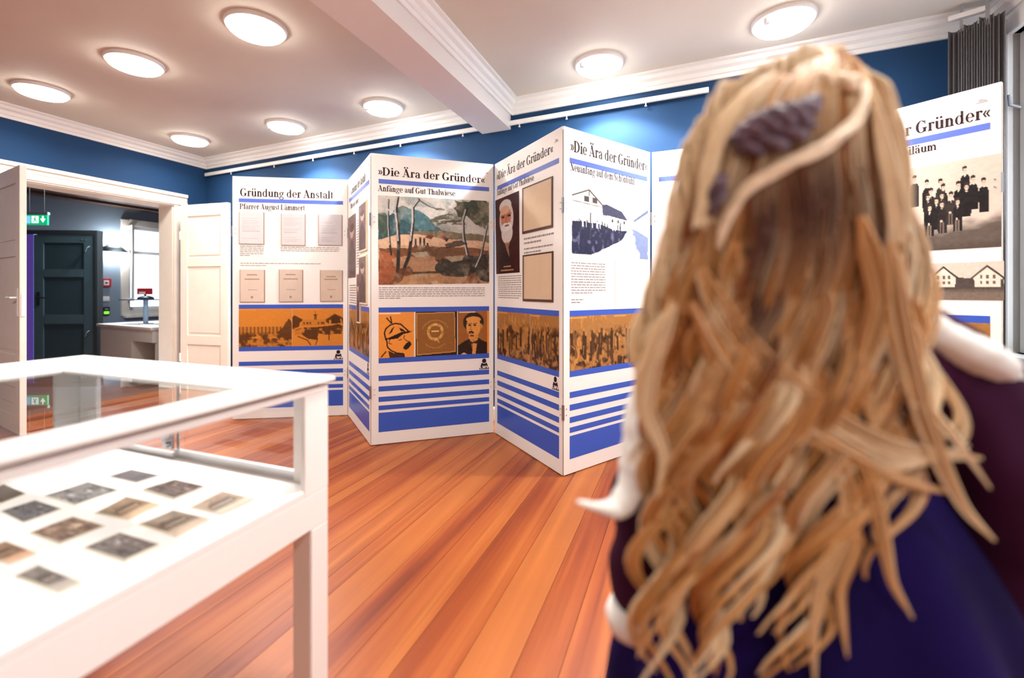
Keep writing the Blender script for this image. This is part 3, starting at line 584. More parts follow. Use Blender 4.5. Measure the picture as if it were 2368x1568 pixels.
def pic_houses():
    c = Cv(110, 52, (208, 192, 176)); k = (64, 56, 52)
    c.poly([(0, .42), (.3, .40), (.5, .38), (.7, .44), (1, .46), (1, 1), (0, 1)], k, .9, .04, 3)
    for x in (.40, .84):
        c.poly([(x-.13, .38), (x, .14), (x+.13, .38), (x+.12, .66), (x-.12, .66)], (222, 208, 190)); c.line([(x-.15, .42), (x, .12), (x+.15, .42)], .012, k)
        for q in (-.07, -.01, .05): c.poly(rect(x+q, .34, x+q+.025, .44), (110, 90, 80)); c.poly(rect(x+q, .50, x+q+.025, .58), (110, 90, 80))
    c.mix(np.clip((c.Y-.68)*8, 0, 1), (120, 104, 92)); return c.grain(20, 40, 18, 3)
def pic_dark(seed):
    c = Cv(40, 90, (120, 92, 92)); c.ell(.5, .25, .26, .12, (190, 160, 150)); c.ell(.5, .2, .28, .07, (90, 64, 60)); c.poly([(.1, .6), (.4, .4), (.6, .4), (.9, .6), (.9, 1), (.1, 1)], (84, 62, 62), 1, .06, seed); return c.grain(40, 6, 10, seed)
def pic_document(seed, col=(206, 196, 188), lines=True, title=False):
    c = Cv(44, 60, col); r = random.Random(seed)
    if lines:
        for i in range(14):
            y = .16+i*.055
            if r.random() < .8: c.mix(((np.abs(c.Y-y) < .010) & (c.X > .14) & (c.X < r.uniform(.6, .86))).astype(float)*.28, (120, 110, 108))
    if title:
        for y, a, b, s in title: c.mix(((np.abs(c.Y-y) < s) & (c.X > a) & (c.X < b)).astype(float)*.6, (122, 92, 80))
    c.mix(((c.X < .035) | (c.X > .97) | (c.Y > .975)).astype(float)*.5, (140, 112, 96)); return c.grain(8, 5, 5, seed)

# ------------------------------------------------------------------ display boards (hinged folding screen), each board one thing
PH = 2.30; TH = .026
PA_, PB_, PC_, PDp, PE_ = Vector((-1.109, 3.56)), Vector((-.152, 3.89)), Vector((.334, 2.97)), Vector((-1.600, 4.43)), Vector((-2.64, 4.28))
PF_ = Vector((1.085, 3.55)); PG_ = Vector((1.97, 3.17)); PHh = Vector((2.53, 2.34)); PI_ = Vector((3.0, 2.6))
class Board:
    def __init__(s, L, R, label, c0=.004, c1=.004, b0=0, b1=0):
        s.L, s.R = L, R; s.D = (R-L).normalized(); s.W = (R-L).length; s.N = Vector((s.D.y, -s.D.x))
        s.o = thing('display_board', label, 'display board', (L.x, L.y, 0), math.atan2(s.D.y, s.D.x), 'boards of the folding exhibition screen')
        x0, x1 = c0, s.W-c1
        MB().prism([(x0, 0), (x1, 0), (x1-b1, TH), (x0+b0, TH)], .006, PH).build('board', 'board_white', s.o, bevel=.0015)
        MB().prism([(x0-.0012, .004), (x0+.0008, .004), (x0+b0*.8+.0008, TH-.004), (x0+b0*.8-.0012, TH-.004)], .02, PH-.02).prism([(x1-.0008, .004), (x1+.0012, .004), (x1-b1*.8+.0012, TH-.004), (x1-b1*.8-.0008, TH-.004)], .02, PH-.02).build('edge_strip', 'board_edge', s.o)
        for u in (.06, s.W-.06): MB().box(u-.02, .004, 0, u+.02, TH-.006, .0065).build('foot', 'black', s.o)
    def loc(s, px, py):                     # (u, z) on the board where the photo shows pixel px, py
        r = Vector(((px-CX)/FP, 1.0)); n = s.N; d = s.L.dot(n)/r.dot(n); p = r*d
        return ((p-s.L).dot(s.D), EYE-(py-CY)/FP*d)
    def quad(s, tl, tr, br, bl): return [s.loc(*tl), s.loc(*tr), s.loc(*br), s.loc(*bl)]
def boxq(u0, u1, z1, z0): return [(u0, z1), (u1, z1), (u1, z0), (u0, z0)]
ba = Board(PA_, PB_, 'tall white display board with a painted forest landscape, third from the left', .004, .008, .022, 0)
U0, U1 = ba.loc(875.4, 500)[0], ba.loc(1131, 500)[0]
zz = lambda y: ba.loc(875.4, y)[1]
ST = [(711.2, 722.5, 'stripe_blue'), (828.7, 840.5, 'stripe_blue'), (869.5, 881.3, 'stripe_blue'), (894, 905.8, 'stripe_blue'), (918.3, 929.7, 'stripe_blue'), (938.4, 949, 'stripe_blue'), (954.9, 999.8, 'stripe_blue')]
ZP1, ZP0 = zz(722.5), zz(828.7)
MGL, MGR = U0, ba.W-U1
def logo(bd, u1, s=.08):
    z0 = zz(869.5)+.006; u0 = u1-.088; c = u0+.044; t = .066
    flat([[(u0, z0), (u1, z0), (c+.017, z0+t), (c-.017, z0+t)]]+[[(c+.018*math.cos(a*math.pi/8), z0+t+.006+.018*math.sin(a*math.pi/8)) for a in range(16)]], -.0012, 'logo', 'print_black', bd.o, 'small black emblem with a round head and white letters')
    w = []
    w += arc(c, z0+t+.004, .024, .024, .005, .005, 195, 345, 10)
    h = .024; y = z0+.005; x = c-.036
    w += [rect(x, y, x+.006, y+h), rect(x, y, x+.018, y+.006)]
    x = c-.012
    for a, b in ((0, 1), (1, 0), (0, 1), (1, 0)): 
        pass
    pts = [(x-.002, y+h), (x+.005, y), (x+.012, y+h), (x+.019, y), (x+.026, y+h)]
    for (xa, ya), (xb, yb) in zip(pts, pts[1:]): w += [[(xa-.003, ya), (xa+.003, ya), (xb+.003, yb), (xb-.003, yb)]]
    x = c+.020; pts = [(x, y+h), (x+.008, y), (x+.016, y+h)]
    for (xa, ya), (xb, yb) in zip(pts, pts[1:]): w += [[(xa-.003, ya), (xa+.003, ya), (xb+.003, yb), (xb-.003, yb)]]
    flat(w, -.0018, 'logo_lettering', 'board_white', bd.o)
def dress(bd, title, t0, t1, cap, sub, s0, s1, scap, bar_, w_logo=True):
    for y0, y1, m in ST:
        flat([rect(MGL, zz(y1), bd.W-MGR, zz(y0))], -.0008, 'stripe', m, bd.o)
    if title: a = bd.loc(*t0); b = bd.loc(*t1); text(title, a[0], (a[1]+b[1])/2, b[0]-a[0], cap, -.001, 'title_lettering', 'print_black', bd.o)
    if sub: a = bd.loc(*s0); b = bd.loc(*s1); text(sub, a[0], (a[1]+b[1])/2, b[0]-a[0], scap, -.001, 'subtitle_lettering', 'print_black', bd.o)
    flat([rect(MGL, bar_[0], bd.W-MGR, bar_[1])], -.0008, 'title_stripe', 'title_blue', bd.o)
    if w_logo: logo(bd, bd.W-MGR)
    if title: flat([rect(bd.W-.10, PH-.085, bd.W-.055, PH-.079), rect(bd.W-.09, PH-.076, bd.W-.075, PH-.066), rect(bd.W-.072, PH-.078, bd.W-.062, PH-.070)], -.001, 'corner_mark', 'mark_grey', bd.o)
    # hinge leaves and screw heads on both edges
    for u, sg in ((.0, 1), (bd.W, -1)):
        for z in (1.78, .42):
            MB().tube([(u+sg*.003, -.004, z-.05), (u+sg*.003, -.004, z+.05)], .005, 8).build('hinge', 'steel', bd.o)
            for k in (-.02, .02): MB().tube([(u+sg*.03, -.0002, z+k), (u+sg*.03, -.003, z+k)], .004, 8).build('screw', 'steel', bd.o)
TB = (zz(413.5), zz(423.8))
dress(ba, '»Die Ära der Gründer«', (874, 405), (1121, 424), .064, 'Anfänge auf Gut Thalwiese', (874, 442), (1053, 453), .046, TB)
picture(pic_landscape(), 'landscape_print', ba.o, ba.quad((874, 451.5), (1130.5, 465), (1131.5, 655.5), (875.5, 659)), -.0012)
a = ba.loc(876, 663); b = ba.loc(1121, 690); text_lines(a[0], b[0], a[1], ba.loc(876, 692)[1], 6, -.001, ba.o, last=.2)
for fn, nm, xa, xb, xc in ((pic_helmet, 'helmet_print', 875.4, 960, 0), (pic_banner, 'banner_print', 961, 1057, 0), (pic_gent, 'portrait_print', 1058, 1131, 0)):
    picture(fn(), nm, ba.o, boxq(ba.loc(xa, 700)[0], ba.loc(xb, 700)[0], ZP1, ZP0), -.0012)
# board 1 (leftmost)
be = Board(PE_, PDp, 'leftmost white display board with six small documents, behind the glass case')
dress(be, 'Gründung der Anstalt', (554.5, 454), (771, 459), .074, 'Pfarrer August Lämmert', (554.5, 483), (705, 487), .052, (be.loc(553, 458.6)[1], be.loc(553, 467.4)[1]))
for i, (x0, x1, y0, y1, cc) in enumerate([(552.5, 610, 489.5, 564.5, (206, 200, 200)), (650, 705.5, 493.5, 567.5, (202, 194, 192)), (736, 790.5, 495.5, 567.5, (196, 190, 192)),
                                      (554.5, 611.5, 623.5, 698, (214, 194, 178)), (645, 699.5, 623, 697.5, (204, 184, 168)), (740, 791.5, 624.5, 696.5, (204, 184, 166))]):
    tl, br = be.loc(x0, y0), be.loc(x1, y1)
    ti = None if i < 3 else [(.17+.05*(i == 5), .3, .7, .012), (.30, .2, .8, .014), (.5, .4, .65, .008), (.62, .35, .7, .008), (.85, .45, .55, .03)]
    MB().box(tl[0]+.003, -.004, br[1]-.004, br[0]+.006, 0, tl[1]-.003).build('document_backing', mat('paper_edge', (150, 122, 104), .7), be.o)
    picture(pic_document(i, cc, i < 3, ti), 'document_print', be.o, boxq(tl[0], br[0], tl[1], br[1]), -.0046, 'matt_photo')
def lines_px(bd, x0, x1, y0, y1, n, last=.5, seed=1):
    a = bd.loc(x0, y0); b = bd.loc(x1, y1); text_lines(a[0], b[0], a[1], b[1], n, -.001, bd.o, last=last, seed=seed)
lines_px(be, 555, 610, 567, 593, 6, .45, 2); lines_px(be, 649, 786, 569.5, 583, 3, .98, 3); lines_px(be, 556, 743, 606.5, 612, 1, 1, 4); lines_px(be, 556, 615, 612, 616, 1, 1, 5)
picture(pic_town(), 'town_print', be.o, boxq(MGL, be.loc(675, 760)[0], ZP1, ZP0), -.0012); picture(pic_halls(), 'halls_print', be.o, boxq(be.loc(675.5, 760)[0], be.W-MGR, ZP1, ZP0), -.0012)
# board 2 (narrow view)
bd = Board(PDp, PA_, 'white display board seen almost edge-on, between the leftmost board and the landscape board', .008, .004, 0, .022)
dress(bd, 'Gründung der Anstalt', (811.5, 455), (845, 414), .070, 'Pfarrer August Lämmert', (811, 485), (829, 466), .048, TB)
picture(pic_dark(3), 'portrait_print', bd.o, boxq(.02, .40, bd.loc(810, 502)[1], bd.loc(810, 643)[1]), -.0012)
for (ua, ub, za, zb, sd) in ((.60, .88, 1.94, 1.56, 5), (.60, .88, 1.50, 1.12, 8), (.50, .62, 1.36, .95, 9)):
    MB().box(ua-.012, -.012, zb-.012, ub+.012, 0, za+.012).build('photo_mount', mat('mount_cream', (226, 212, 180), .6), bd.o)
    picture(pic_dark(sd), 'photo_print', bd.o, boxq(ua, ub, za, zb), -.0125)
text_lines(.44, .56, 1.85, 1.42, 18, -.001, bd.o, seed=3); text_lines(MGL+.03, .42, 1.28, 1.05, 10, -.001, bd.o, seed=4)
picture(pic_figures(41, .55), 'figures_print', bd.o, boxq(MGL, .48, ZP1, ZP0), -.0012); picture(pic_figures(47, .45), 'figures_print', bd.o, boxq(.485, bd.W-MGR, ZP1, ZP0), -.0012)
# board 4
bc = Board(PB_, PC_, 'white display board with a dark portrait of a bearded man, right of the landscape board', .008, .004, 0, .031)
dress(bc, '»Die Ära der Gründer«', (1149, 418), (1279, 352), .068, 'Anfänge auf Gut Thalwiese', (1149, 453), (1235, 417), .046, TB)
picture(pic_beard(), 'portrait_print', bc.o, bc.quad((1145.5, 464), (1200.5, 441), (1202, 630), (1148, 634)), -.0012)
for q, qq in ((((1209, 436), (1279, 407), (1280, 524), (1210, 542)), 0), (((1210, 591), (1280, 580), (1280, 698), (1210, 697)), 1)):
    a, b, c_, d = bc.quad(*q); MB().box(a[0], -.006, (c_[1]+d[1])/2, b[0], 0, (a[1]+b[1])/2).build('document_backing', mat('frame_dark', (72, 42, 34), .5), bc.o)
    picture(pic_document(20+qq, (208, 182, 152), False), 'document_print', bc.o, boxq(a[0]+.016, b[0]-.012, (a[1]+b[1])/2-.012, (c_[1]+d[1])/2+.016), -.0066, 'matt_photo')
lines_px(bc, 1152, 1206, 638, 692, 11, .9, 6); lines_px(bc, 1212, 1281, 548, 556, 2, .6, 7); lines_px(bc, 1212, 1279, 572, 580, 2, .6, 8)
um = bc.loc(1226, 760)[0]; picture(pic_figures(11, .52), 'street_print', bc.o, boxq(MGL, um, ZP1, ZP0), -.0012); picture(pic_figures(19, .42), 'workshop_print', bc.o, boxq(um+.004, bc.W-MGR, ZP1, ZP0), -.0012)
# board 5
bf = Board(PC_, PF_, 'white display board with a photo of a village lane, just left of the blonde hair', .004, .008, .031, 0)
dress(bf, '»Die Ära der Gründer«', (1319, 352), (1497, 394), .076, 'Neuanfang auf dem Schönbühl', (1319, 391), (1467, 430), .052, TB)
picture(pic_village(), 'village_print', bf.o, bf.quad((1323, 428), (1498, 470), (1498, 600), (1322, 586)), -.0012)
lines_px(bf, 1321, 1400, 604, 680, 12, .6, 9); lines_px(bf, 1321, 1350, 690, 702, 2, .7, 10)
a = bf.loc(1421, 601); b = bf.loc(1500, 712); MB().box(a[0], -.004, .0+b[1], b[0], 0, a[1]).build('document_sheet', mat('sheet_pale', (244, 238, 228), .6), bf.o)
um = bf.loc(1420, 760)[0]; picture(pic_figures(31, .50, .25), 'crowd_print', bf.o, boxq(MGL, um, ZP1, ZP0), -.0012); picture(pic_figures(37, .50), 'crowd_print', bf.o, boxq(um, bf.W-MGR, ZP1, ZP0), -.0012)
# board 6 (behind the head) and board 7 (right)
bg = Board(PF_, PG_, 'white display board mostly hidden behind the blonde hair', .008, .008)
dress(bg, None, None, None, 0, None, None, None, 0, TB)
bh = Board(PG_, PHh, 'rightmost white display board with a group photo of boys in dark suits', .008, .004)
dress(bh, '»Die Ära der Gründer«', (1925, 360), (2290, 262), .068, 'Jubiläum', (2062, 366), (2166, 346), .046, TB)
gq = boxq(MGL, bh.loc(2316, 400)[0], bh.loc(2250, 365)[1], bh.loc(2250, 574)[1])
def gn(px, py): q = bh.loc(px, py); return ((q[0]-gq[0][0])/(gq[1][0]-gq[0][0]), (gq[0][1]-q[1])/(gq[0][1]-gq[2][1]))
HEADS = [gn(1980+x/1.742, y/1.742) for x, y in [(235, 725), (284, 742), (340, 738), (437, 688), (470, 725), (512, 735), (300, 775), (350, 758), (411, 748), (443, 755), (288, 797), (322, 812), (345, 825), (380, 790), (295, 840), (407, 815), (345, 790)]]
HEADS += [(x, y) for x, y in ((.1, .30), (.2, .28), (.3, .31), (.15, .42), (.26, .44), (.36, .40), (.1, .54), (.21, .56), (.32, .55), (.4, .6), (.44, .34), (.43, .48))]
hwid = gn(2257, 400)[0]-gn(2251, 400)[0]; hhei = (gn(2250, 410)[1]-gn(2250, 401.5)[1])
picture(pic_group(HEADS, hwid, hhei), 'group_print', bh.o, gq, -.0012)
picture(pic_houses(), 'houses_print', bh.o, boxq(bh.loc(2100, 640)[0], bh.loc(2322, 640)[0], bh.loc(2250, 606)[1], bh.loc(2250, 694)[1]), -.0012)
picture(pic_figures(61, .6), 'figures_print', bh.o, boxq(MGL, bh.W-MGR, ZP1, ZP0), -.0012)
#bi = Board(PHh+Vector((.035, .02)), Vector((2.90, 2.84)), 'white display board seen edge-on beyond the rightmost group photo board', .01, .01)

# ------------------------------------------------------------------ open white double door leaves
def leaf(P, Q, name, flip=False):
    D = (Q-P).normalized(); L = (Q-P).length; o = struct_empty(name, (P.x, P.y, 0), math.atan2(D.y, D.x)); t = .042
    zs = [(.16, .56), (.675, 1.51), (1.62, 2.13)]; m = MB()
    m.box(0, 0, .012, .11, t, 2.27).box(L-.11, 0, .012, L, t, 2.27)
    for a, b in ((.012, .16), (.56, .675), (1.51, 1.62), (2.13, 2.27)): m.box(.11, 0, a, L-.11, t, b)
    m.build('leaf_frame', 'door_cream', o, bevel=.003)
    for a, b in zs:
        MB().box(.105, .012, a-.004, L-.105, t-.012, b+.004).box(.13, .006, a+.03, L-.13, t-.006, b-.03).build('leaf_panel', 'door_cream', o, bevel=.003)
    for z in (.4, 1.9): MB().tube([(-.004, .0, z-.05), (-.004, .0, z+.05)], .009, 8).build('hinge', 'trim_white', o)
    return o, L
leaf(Vector((-4.09, 5.60)), Vector((-3.38, 5.40)), 'door_1')
d2, L2 = leaf(Vector((-4.76, 4.165)), Vector((-4.10, 3.78)), 'door_2')
MB().box(L2-.075, -.006, 1.0, L2-.03, .0, 1.24).box(L2, .008, 1.0, L2+.004, .034, 1.2).build('lock_plate', 'trim_white', d2, bevel=.002)
MB().tube([(L2-.05, -.004, 1.16), (L2-.05, -.04, 1.16), (L2-.16, -.045, 1.16)], .008, 8).build('door_handle', 'trim_white', d2)

# ------------------------------------------------------------------ the hall beyond the doorway
hl = lambda t, w: K1+T*t+NL*w               # t along the left wall, w outward
if NL.dot(Vector((-1, 0))) < 0: NL = -NL
HP = [hl(-4.2, .26), hl(-4.2, 5.2), hl(3.2, 5.2), hl(3.2, .26)]
MB().prism(HP, -.06, -.002).build('floor_hall', mat('hall_floor', (120, 72, 50), .35, var=.12, scale=4), kind='structure')
MB().prism(HP, H+.0, H+.12).build('ceiling_hall', 'wood_ceiling', kind='structure')
for i in range(7):
    w = .7+i*.66; a = hl(-4.2, w); lo_, rz_ = wall_frame(a, T)
    MB().box(0, -.035, H-.05, 7.4, .035, H).build('trim_%d' % (10+i), 'wood_light' if i in (2, 5) else 'wood_ceiling', loc=lo_, rz=rz_, kind='structure')
# far wall with a tall window (local x along T, outward is -y)
lf, rf = wall_frame(hl(-4.2, 5.2), T)
def hx(t): return t+4.2
hw0, hw1, hz0, hz1 = hx(-3.05), hx(-1.99), .80, 2.62
MB().box(0, -.25, 0, hw0, 0, H+.1).box(hw1, -.25, 0, 7.4, 0, H+.1).box(hw0, -.25, 0, hw1, 0, hz0).box(hw0, -.25, hz1, hw1, 0, H+.1).build('wall_hall_far', 'hall_wall', loc=lf, rz=rf, kind='structure')
hwn = struct_empty('window_3', lf, rf)
MB().box(hw0-.14, 0, hz0-.12, hw0, .05, hz1+.12).box(hw1, 0, hz0-.12, hw1+.14, .05, hz1+.12).box(hw0, 0, hz1, hw1, .05, hz1+.14).box(hw0, 0, hz0-.12, hw1, .05, hz0).build('frame', 'door_cream', hwn, bevel=.004)
MB().box(hw0, -.1, hz0, hw0+.07, -.04, hz1).box(hw1-.07, -.1, hz0, hw1, -.04, hz1).box(hw0, -.1, hz1-.07, hw1, -.04, hz1).box(hw0, -.1, hz0, hw1, -.04, hz0+.07).box(hw0, -.1, 2.02, hw1, -.04, 2.09).build('sash', 'trim_white', hwn, bevel=.003)
MB().box(hw0+.05, -.075, hz0+.05, hw1-.05, -.068, hz1-.05).build('pane', 'window_glass', hwn)
MB().box(hw0-.1, .0, hz0-.16, hw1+.1, .12, hz0-.12).build('sill', 'trim_white', hwn)
# casement swung open into the hall
lo_, rz_ = wall_frame(hl(-1.99, 5.2), (NL*-1*.9+T*.3).normalized())
cso = struct_empty('window_4', lo_, rz_)
MB().box(0, -.02, 1.0, .05, .02, 2.6).box(.40, -.02, 1.0, .45, .02, 2.6).box(.05, -.02, 1.0, .40, .02, 1.06).box(.05, -.02, 2.54, .40, .02, 2.6).build('casement', 'door_cream', cso)
MB().box(.04, -.003, 1.05, .41, .003, 2.55).build('pane', 'window_glass', cso)
for nm, a, b in (('wall_hall_right', hl(-4.2, .26), hl(-4.2, 5.2)), ('wall_hall_left', hl(3.2, 5.2), hl(3.2, .26))):
    D = (b-a).normalized(); lo_, rz_ = wall_frame(a, D); MB().box(0, 0, 0, (b-a).length, .2, H+.1).build(nm, 'hall_wall', loc=lo_, rz=rz_, kind='structure')
# back of the left wall inside the hall beyond the corner of the blue room
lo_, rz_ = wall_frame(hl(-4.2, .26), T); MB().box(0, 0, 0, 4.2, .1, H+.1).build('wall_hall_near', 'hall_wall', loc=lo_, rz=rz_, kind='structure')
# dark door leaf in a dark partition frame, standing in the hall
p0 = at(74, 600, 6.74).xy; p1 = at(226, 600, 6.80).xy; D = (p1-p0).normalized()
dd = struct_empty('door_3', (p0.x, p0.y, 0), math.atan2(D.y, D.x)); LD = (p1-p0).length
m = MB(); m.box(0.02, 0, .01, .16, .045, 2.05).box(LD-.20, 0, .01, LD-.05, .045, 2.05)
for a, b in ((.01, .2), (.72, .86), (1.42, 1.54), (1.93, 2.05)): m.box(.16, 0, a, LD-.20, .045, b)
m.build('leaf_frame', 'hall_door', dd, bevel=.004)
for a, b in ((.2, .72), (.86, 1.42), (1.54, 1.93)): MB().box(.155, .012, a-.004, LD-.195, .033, b+.004).build('leaf_panel', mat('hall_door_panel', (40, 58, 64), .45), dd)
MB().box(LD-.045, -.01, 0, LD+.0, .10, 2.12).box(-1.6, -.01, 2.06, LD-.045, .10, 2.12).build('door_frame', 'hall_dark', dd, bevel=.004)
MB().box(-.95, .04, 0, -.02, .07, 2.06).build('glow_leaf', 'purple_gap_light', dd, 'glowing violet leaf standing in for outside light')  # glowing leaf placed for the violet outside light beyond the ajar door
MB().box(-.015, .04, 0, .0, .06, 2.06).box(.008, .05, 0, .014, .06, 2.06).build('glow_bead', mat('ice_glow', (170, 210, 250), .4, emit=(150, 200, 255), es=.9), dd)  # bright light along the gap put into glowing strips
MB().box(.07, -.008, 1.0, .11, 0, 1.2).tube([(.09, -.005, 1.12), (.09, -.05, 1.12), (.24, -.055, 1.11)], .010, 8).build('door_handle', 'black', dd)
for z in (1.88, .62): MB().tube([(LD-.11, -.01, z), (LD-.11, -.05, z-.02), (LD-.13, -.055, z-.08), (LD-.16, -.03, z-.09)], .009, 8).build('hook', 'steel', dd)
for u in (.30, .34, .36): MB().box(LD-u+.12, -.004, 1.97, LD-u+.135, 0, 1.985).build('bolt', 'steel', dd)
# wall stub left of the dark door so the frame is held
# exit sign
es = thing('exit_sign', 'green lit emergency exit sign hanging above the dark hall door', 'exit sign', tuple(at(86, 505, 6.2)), math.atan2(D.y, D.x))
MB().box(-.16, -.02, .045, .15, .02, .085).build('housing', mat('sign_grey', (140, 150, 155), .5), es, bevel=.003)
MB().box(-.15, -.012, -.09, .14, .012, .045).build('panel', 'green_glow', es)
flat([rect(-.06, -.065, .03, .03)], -.0135, 'pictogram_field', 'white_glow', es)
flat([rect(-.028, -.02, -.008, .005), [(-.04, -.05), (-.03, -.055), (-.008, -.02), (-.02, -.012)], [(.0, -.055), (.01, -.05), (-.006, -.015), (-.016, -.02)], [(-.045, -.01), (.012, -.004), (.012, .002), (-.045, -.004)]]+dot(-.014, .016, .009), -.0145, 'running_figure', 'green_glow', es)
flat([[(.05, -.005), (.12, -.005), (.085, -.06)], rect(.075, -.01, .095, .03)], -.0135, 'arrow', 'white_glow', es)
flat([rect(-.145, -.07, -.075, .03)], -.0135, 'door_field', mat('ice_blue', (150, 220, 250), .4, emit=(120, 200, 250), es=1.0), es)
MB().tube([(-.1, 0, .08), (-.1, 0, H-es.location.z)], .006, 8).tube([(.09, 0, .08), (.09, 0, H-es.location.z)], .006, 8).build('hanger', 'black', es)
# wall lamp with up and down light on the far hall wall
def on_far(px, off=0.0):                    # point of the far hall wall seen at pixel column px
    r = Vector(((px-CX)/FP, 1)); A = hl(0, 5.2-off); d = A.dot(NL)/r.dot(NL); return r*d, d
q, dq = on_far(263, .10)
zl = EYE-(576-CY)/FP*dq
wl = thing('wall_lamp', 'cone shaded wall lamp glowing white on the grey hall wall', 'wall lamp', (q.x, q.y, zl), math.atan2(T.y, T.x))
MB().lathe([(.26, -.05), (.10, .10), (.098, .10), (.25, -.05)], seg=24, sy=.38).build('shade', mat('shade_grey', (90, 96, 100), .4), wl, smooth=True)
MB().lathe([(.02, -.02), (.05, .0), (.05, .06), (.02, .09)], seg=16).build('bulb', 'white_glow', wl, smooth=True)
MB().box(-.04, -.10, .0, .04, -.03, .05).build('wall_bracket', 'steel', wl)
for dz, e in ((.16, 22), (-.10, 22)):
    L = bpy.data.lights.new('bulb_light', 'POINT'); L.energy = e; L.shadow_soft_size = .05; L.color = (.9, .96, 1); o = bpy.data.objects.new('bulb_light', L); C.objects.link(o); o.parent = wl; o.location = (0, .06, dz)
hlp = hl(-.1, 1.3); t = thing('ceiling_lamp', 'unseen round lamp added to brighten the hall, above the reception desk', 'ceiling lamp', (hlp.x, hlp.y, H-.05), 0, 'unseen lights added for the hall')  # not visible; added to brighten the dark hall
MB().lathe([(.2, 0), (.2, -.03), (.15, -.05), (.01, -.055)], seg=32).build('diffuser', 'lamp_glow', t, smooth=True); MB().lathe([(.21, 0), (.22, -.02), (.205, -.03)], seg=32).build('rim', 'trim_white', t)  # diffuser and rim of the added unseen hall lamp
L = bpy.data.lights.new('lamp_light', 'AREA'); L.shape = 'DISK'; L.size = .4; L.energy = 130; L.color = (.86, .93, 1); o = bpy.data.objects.new('lamp_light', L); C.objects.link(o); o.parent = t; o.location = (0, 0, -.07)
# small wall fittings in the hall
def fitting(px, py, label, nm, cat, build):
    q, d = on_far(px, .03); o = thing(nm, label, cat, (q.x, q.y, EYE-(py-CY)/FP*d), math.atan2(T.y, T.x)); build(o)
def f_alarm(o):
    MB().box(-.09, -.03, -.085, .09, .03, .085).build('housing', 'red', o, bevel=.006)
    MB().box(-.045, .03, -.05, .045, .034, .05).build('call_plate', 'trim_white', o); MB().box(-.025, .034, -.015, .025, .037, .015).build('button', 'black', o)
fitting(244, 654, 'red fire alarm call point on the grey hall wall', 'fire_alarm', 'fire alarm', f_alarm)
fitting(245, 691, 'white light switch below the red fire alarm', 'light_switch', 'light switch', lambda o: (MB().box(-.06, -.03, -.05, .06, .01, .05).build('plate', 'trim_white', o, bevel=.004), MB().box(-.03, .01, -.03, .03, .018, .03).build('rocker', 'trim_white', o, bevel=.002)))
fitting(245, 720, 'black wall terminal with a small green display below the light switch', 'wall_terminal', 'terminal', lambda o: (MB().box(-.06, -.03, -.08, .06, .02, .09).build('case', 'black', o, bevel=.006), MB().box(-.045, .02, -.055, .045, .022, .0).build('display', 'screen_green', o), MB().box(-.03, .02, .03, .03, .024, .06).build('handset', 'aluminium', o)))
# desk with papers
a = at(232, 750, 6.55).xy; b = at(300, 758, 6.15).xy
dk = thing('reception_desk', 'pale grey reception desk in the hall behind the doorway', 'desk', (a.x, a.y, 0), math.atan2((b-a).y, (b-a).x))
DLn = (b-a).length; ztop = EYE-(748-CY)/FP*6.6
MB().box(-.05, -.03, ztop-.035, DLn+.62, .75, ztop).build('worktop', 'desk_grey', dk, bevel=.004)
MB().box(0, 0, 0, DLn+.05, .70, ztop-.035).build('cabinet', 'desk_grey', dk, bevel=.003)
MB().box(DLn+.05, 0, ztop-.20, DLn+.60, .05, ztop-.035).build('apron', 'desk_grey', dk); MB().box(DLn+.55, .05, 0, DLn+.60, .6, ztop-.035).build('side_panel', 'desk_grey', dk)
MB().box(DLn+.05, .60, 0, DLn+.60, .64, ztop-.04).build('back_panel', 'desk_shade', dk)
def on_desk(u, v, z): 
    r = rot((u, v), dk.rotation_euler[2]); return (a.x+r[0], a.y+r[1], z)
for i, (u, v, an) in enumerate(((.12, .2, .2), (.40, .58, -.1), (.88, .15, .3), (1.0, .52, -.25), (1.28, .3, .1))):
    s = thing('leaflet', ['white leaflet lying on the left end of the hall desk', 'pale leaflet on the hall desk just right of the first', 'blue-white leaflet in the middle of the hall desk', 'leaflet beside the stand foot on the hall desk', 'leaflet at the hidden right end of the hall desk'][i], 'leaflet', on_desk(u, v, ztop), an+dk.rotation_euler[2], 'leaflets spread on the hall desk')
    MB().box(-.085, -.12, .0005, .085, .12, .004).build('sheet', mat('leaflet_blue', (226, 236, 250), .5), s)
    MB().box(-.07, -.10, .004, .07, -.05, .0045).build('printed_band', 'title_blue', s)
sp = at(337, 700, 6.5); stn = thing('leaflet_stand', 'slim blue-grey stand with a flat tray and a red card, on the hall desk', 'stand', (sp.x, sp.y, ztop), 0)
z1 = EYE-(694-CY)/FP*6.5-ztop
MB().lathe([(.09, 0), (.09, .012), (.03, .02)], seg=20).build('base', 'steel', stn); MB().tube([(0, 0, .01), (0, 0, z1)], .03, 12).build('pole', mat('pole_blue', (150, 175, 195), .4), stn)
MB().box(-.29, -.12, z1, .24, .12, z1+.015).build('tray', mat('tray_blue', (52, 72, 110), .3), stn, bevel=.003)
MB().lathe([(.10, 0), (.09, .03), (.03, .05)], c=(0, 0, z1+.015), seg=20).build('mount', 'hall_dark', stn, smooth=True)
MB().box(-.10, -.03, z1+.08, .10, .0, z1+.17).box(-.01, -.02, z1+.04, .01, .0, z1+.09).build('red_card', 'red', stn); MB().box(-.07, -.034, z1+.085, .02, -.03, z1+.12).build('white_label', 'trim_white', stn)
bx = at(333, 830, 6.35); sb = thing('storage_box', 'small dark box standing under the hall desk', 'box', on_desk(1.17, .34, 0), dk.rotation_euler[2])
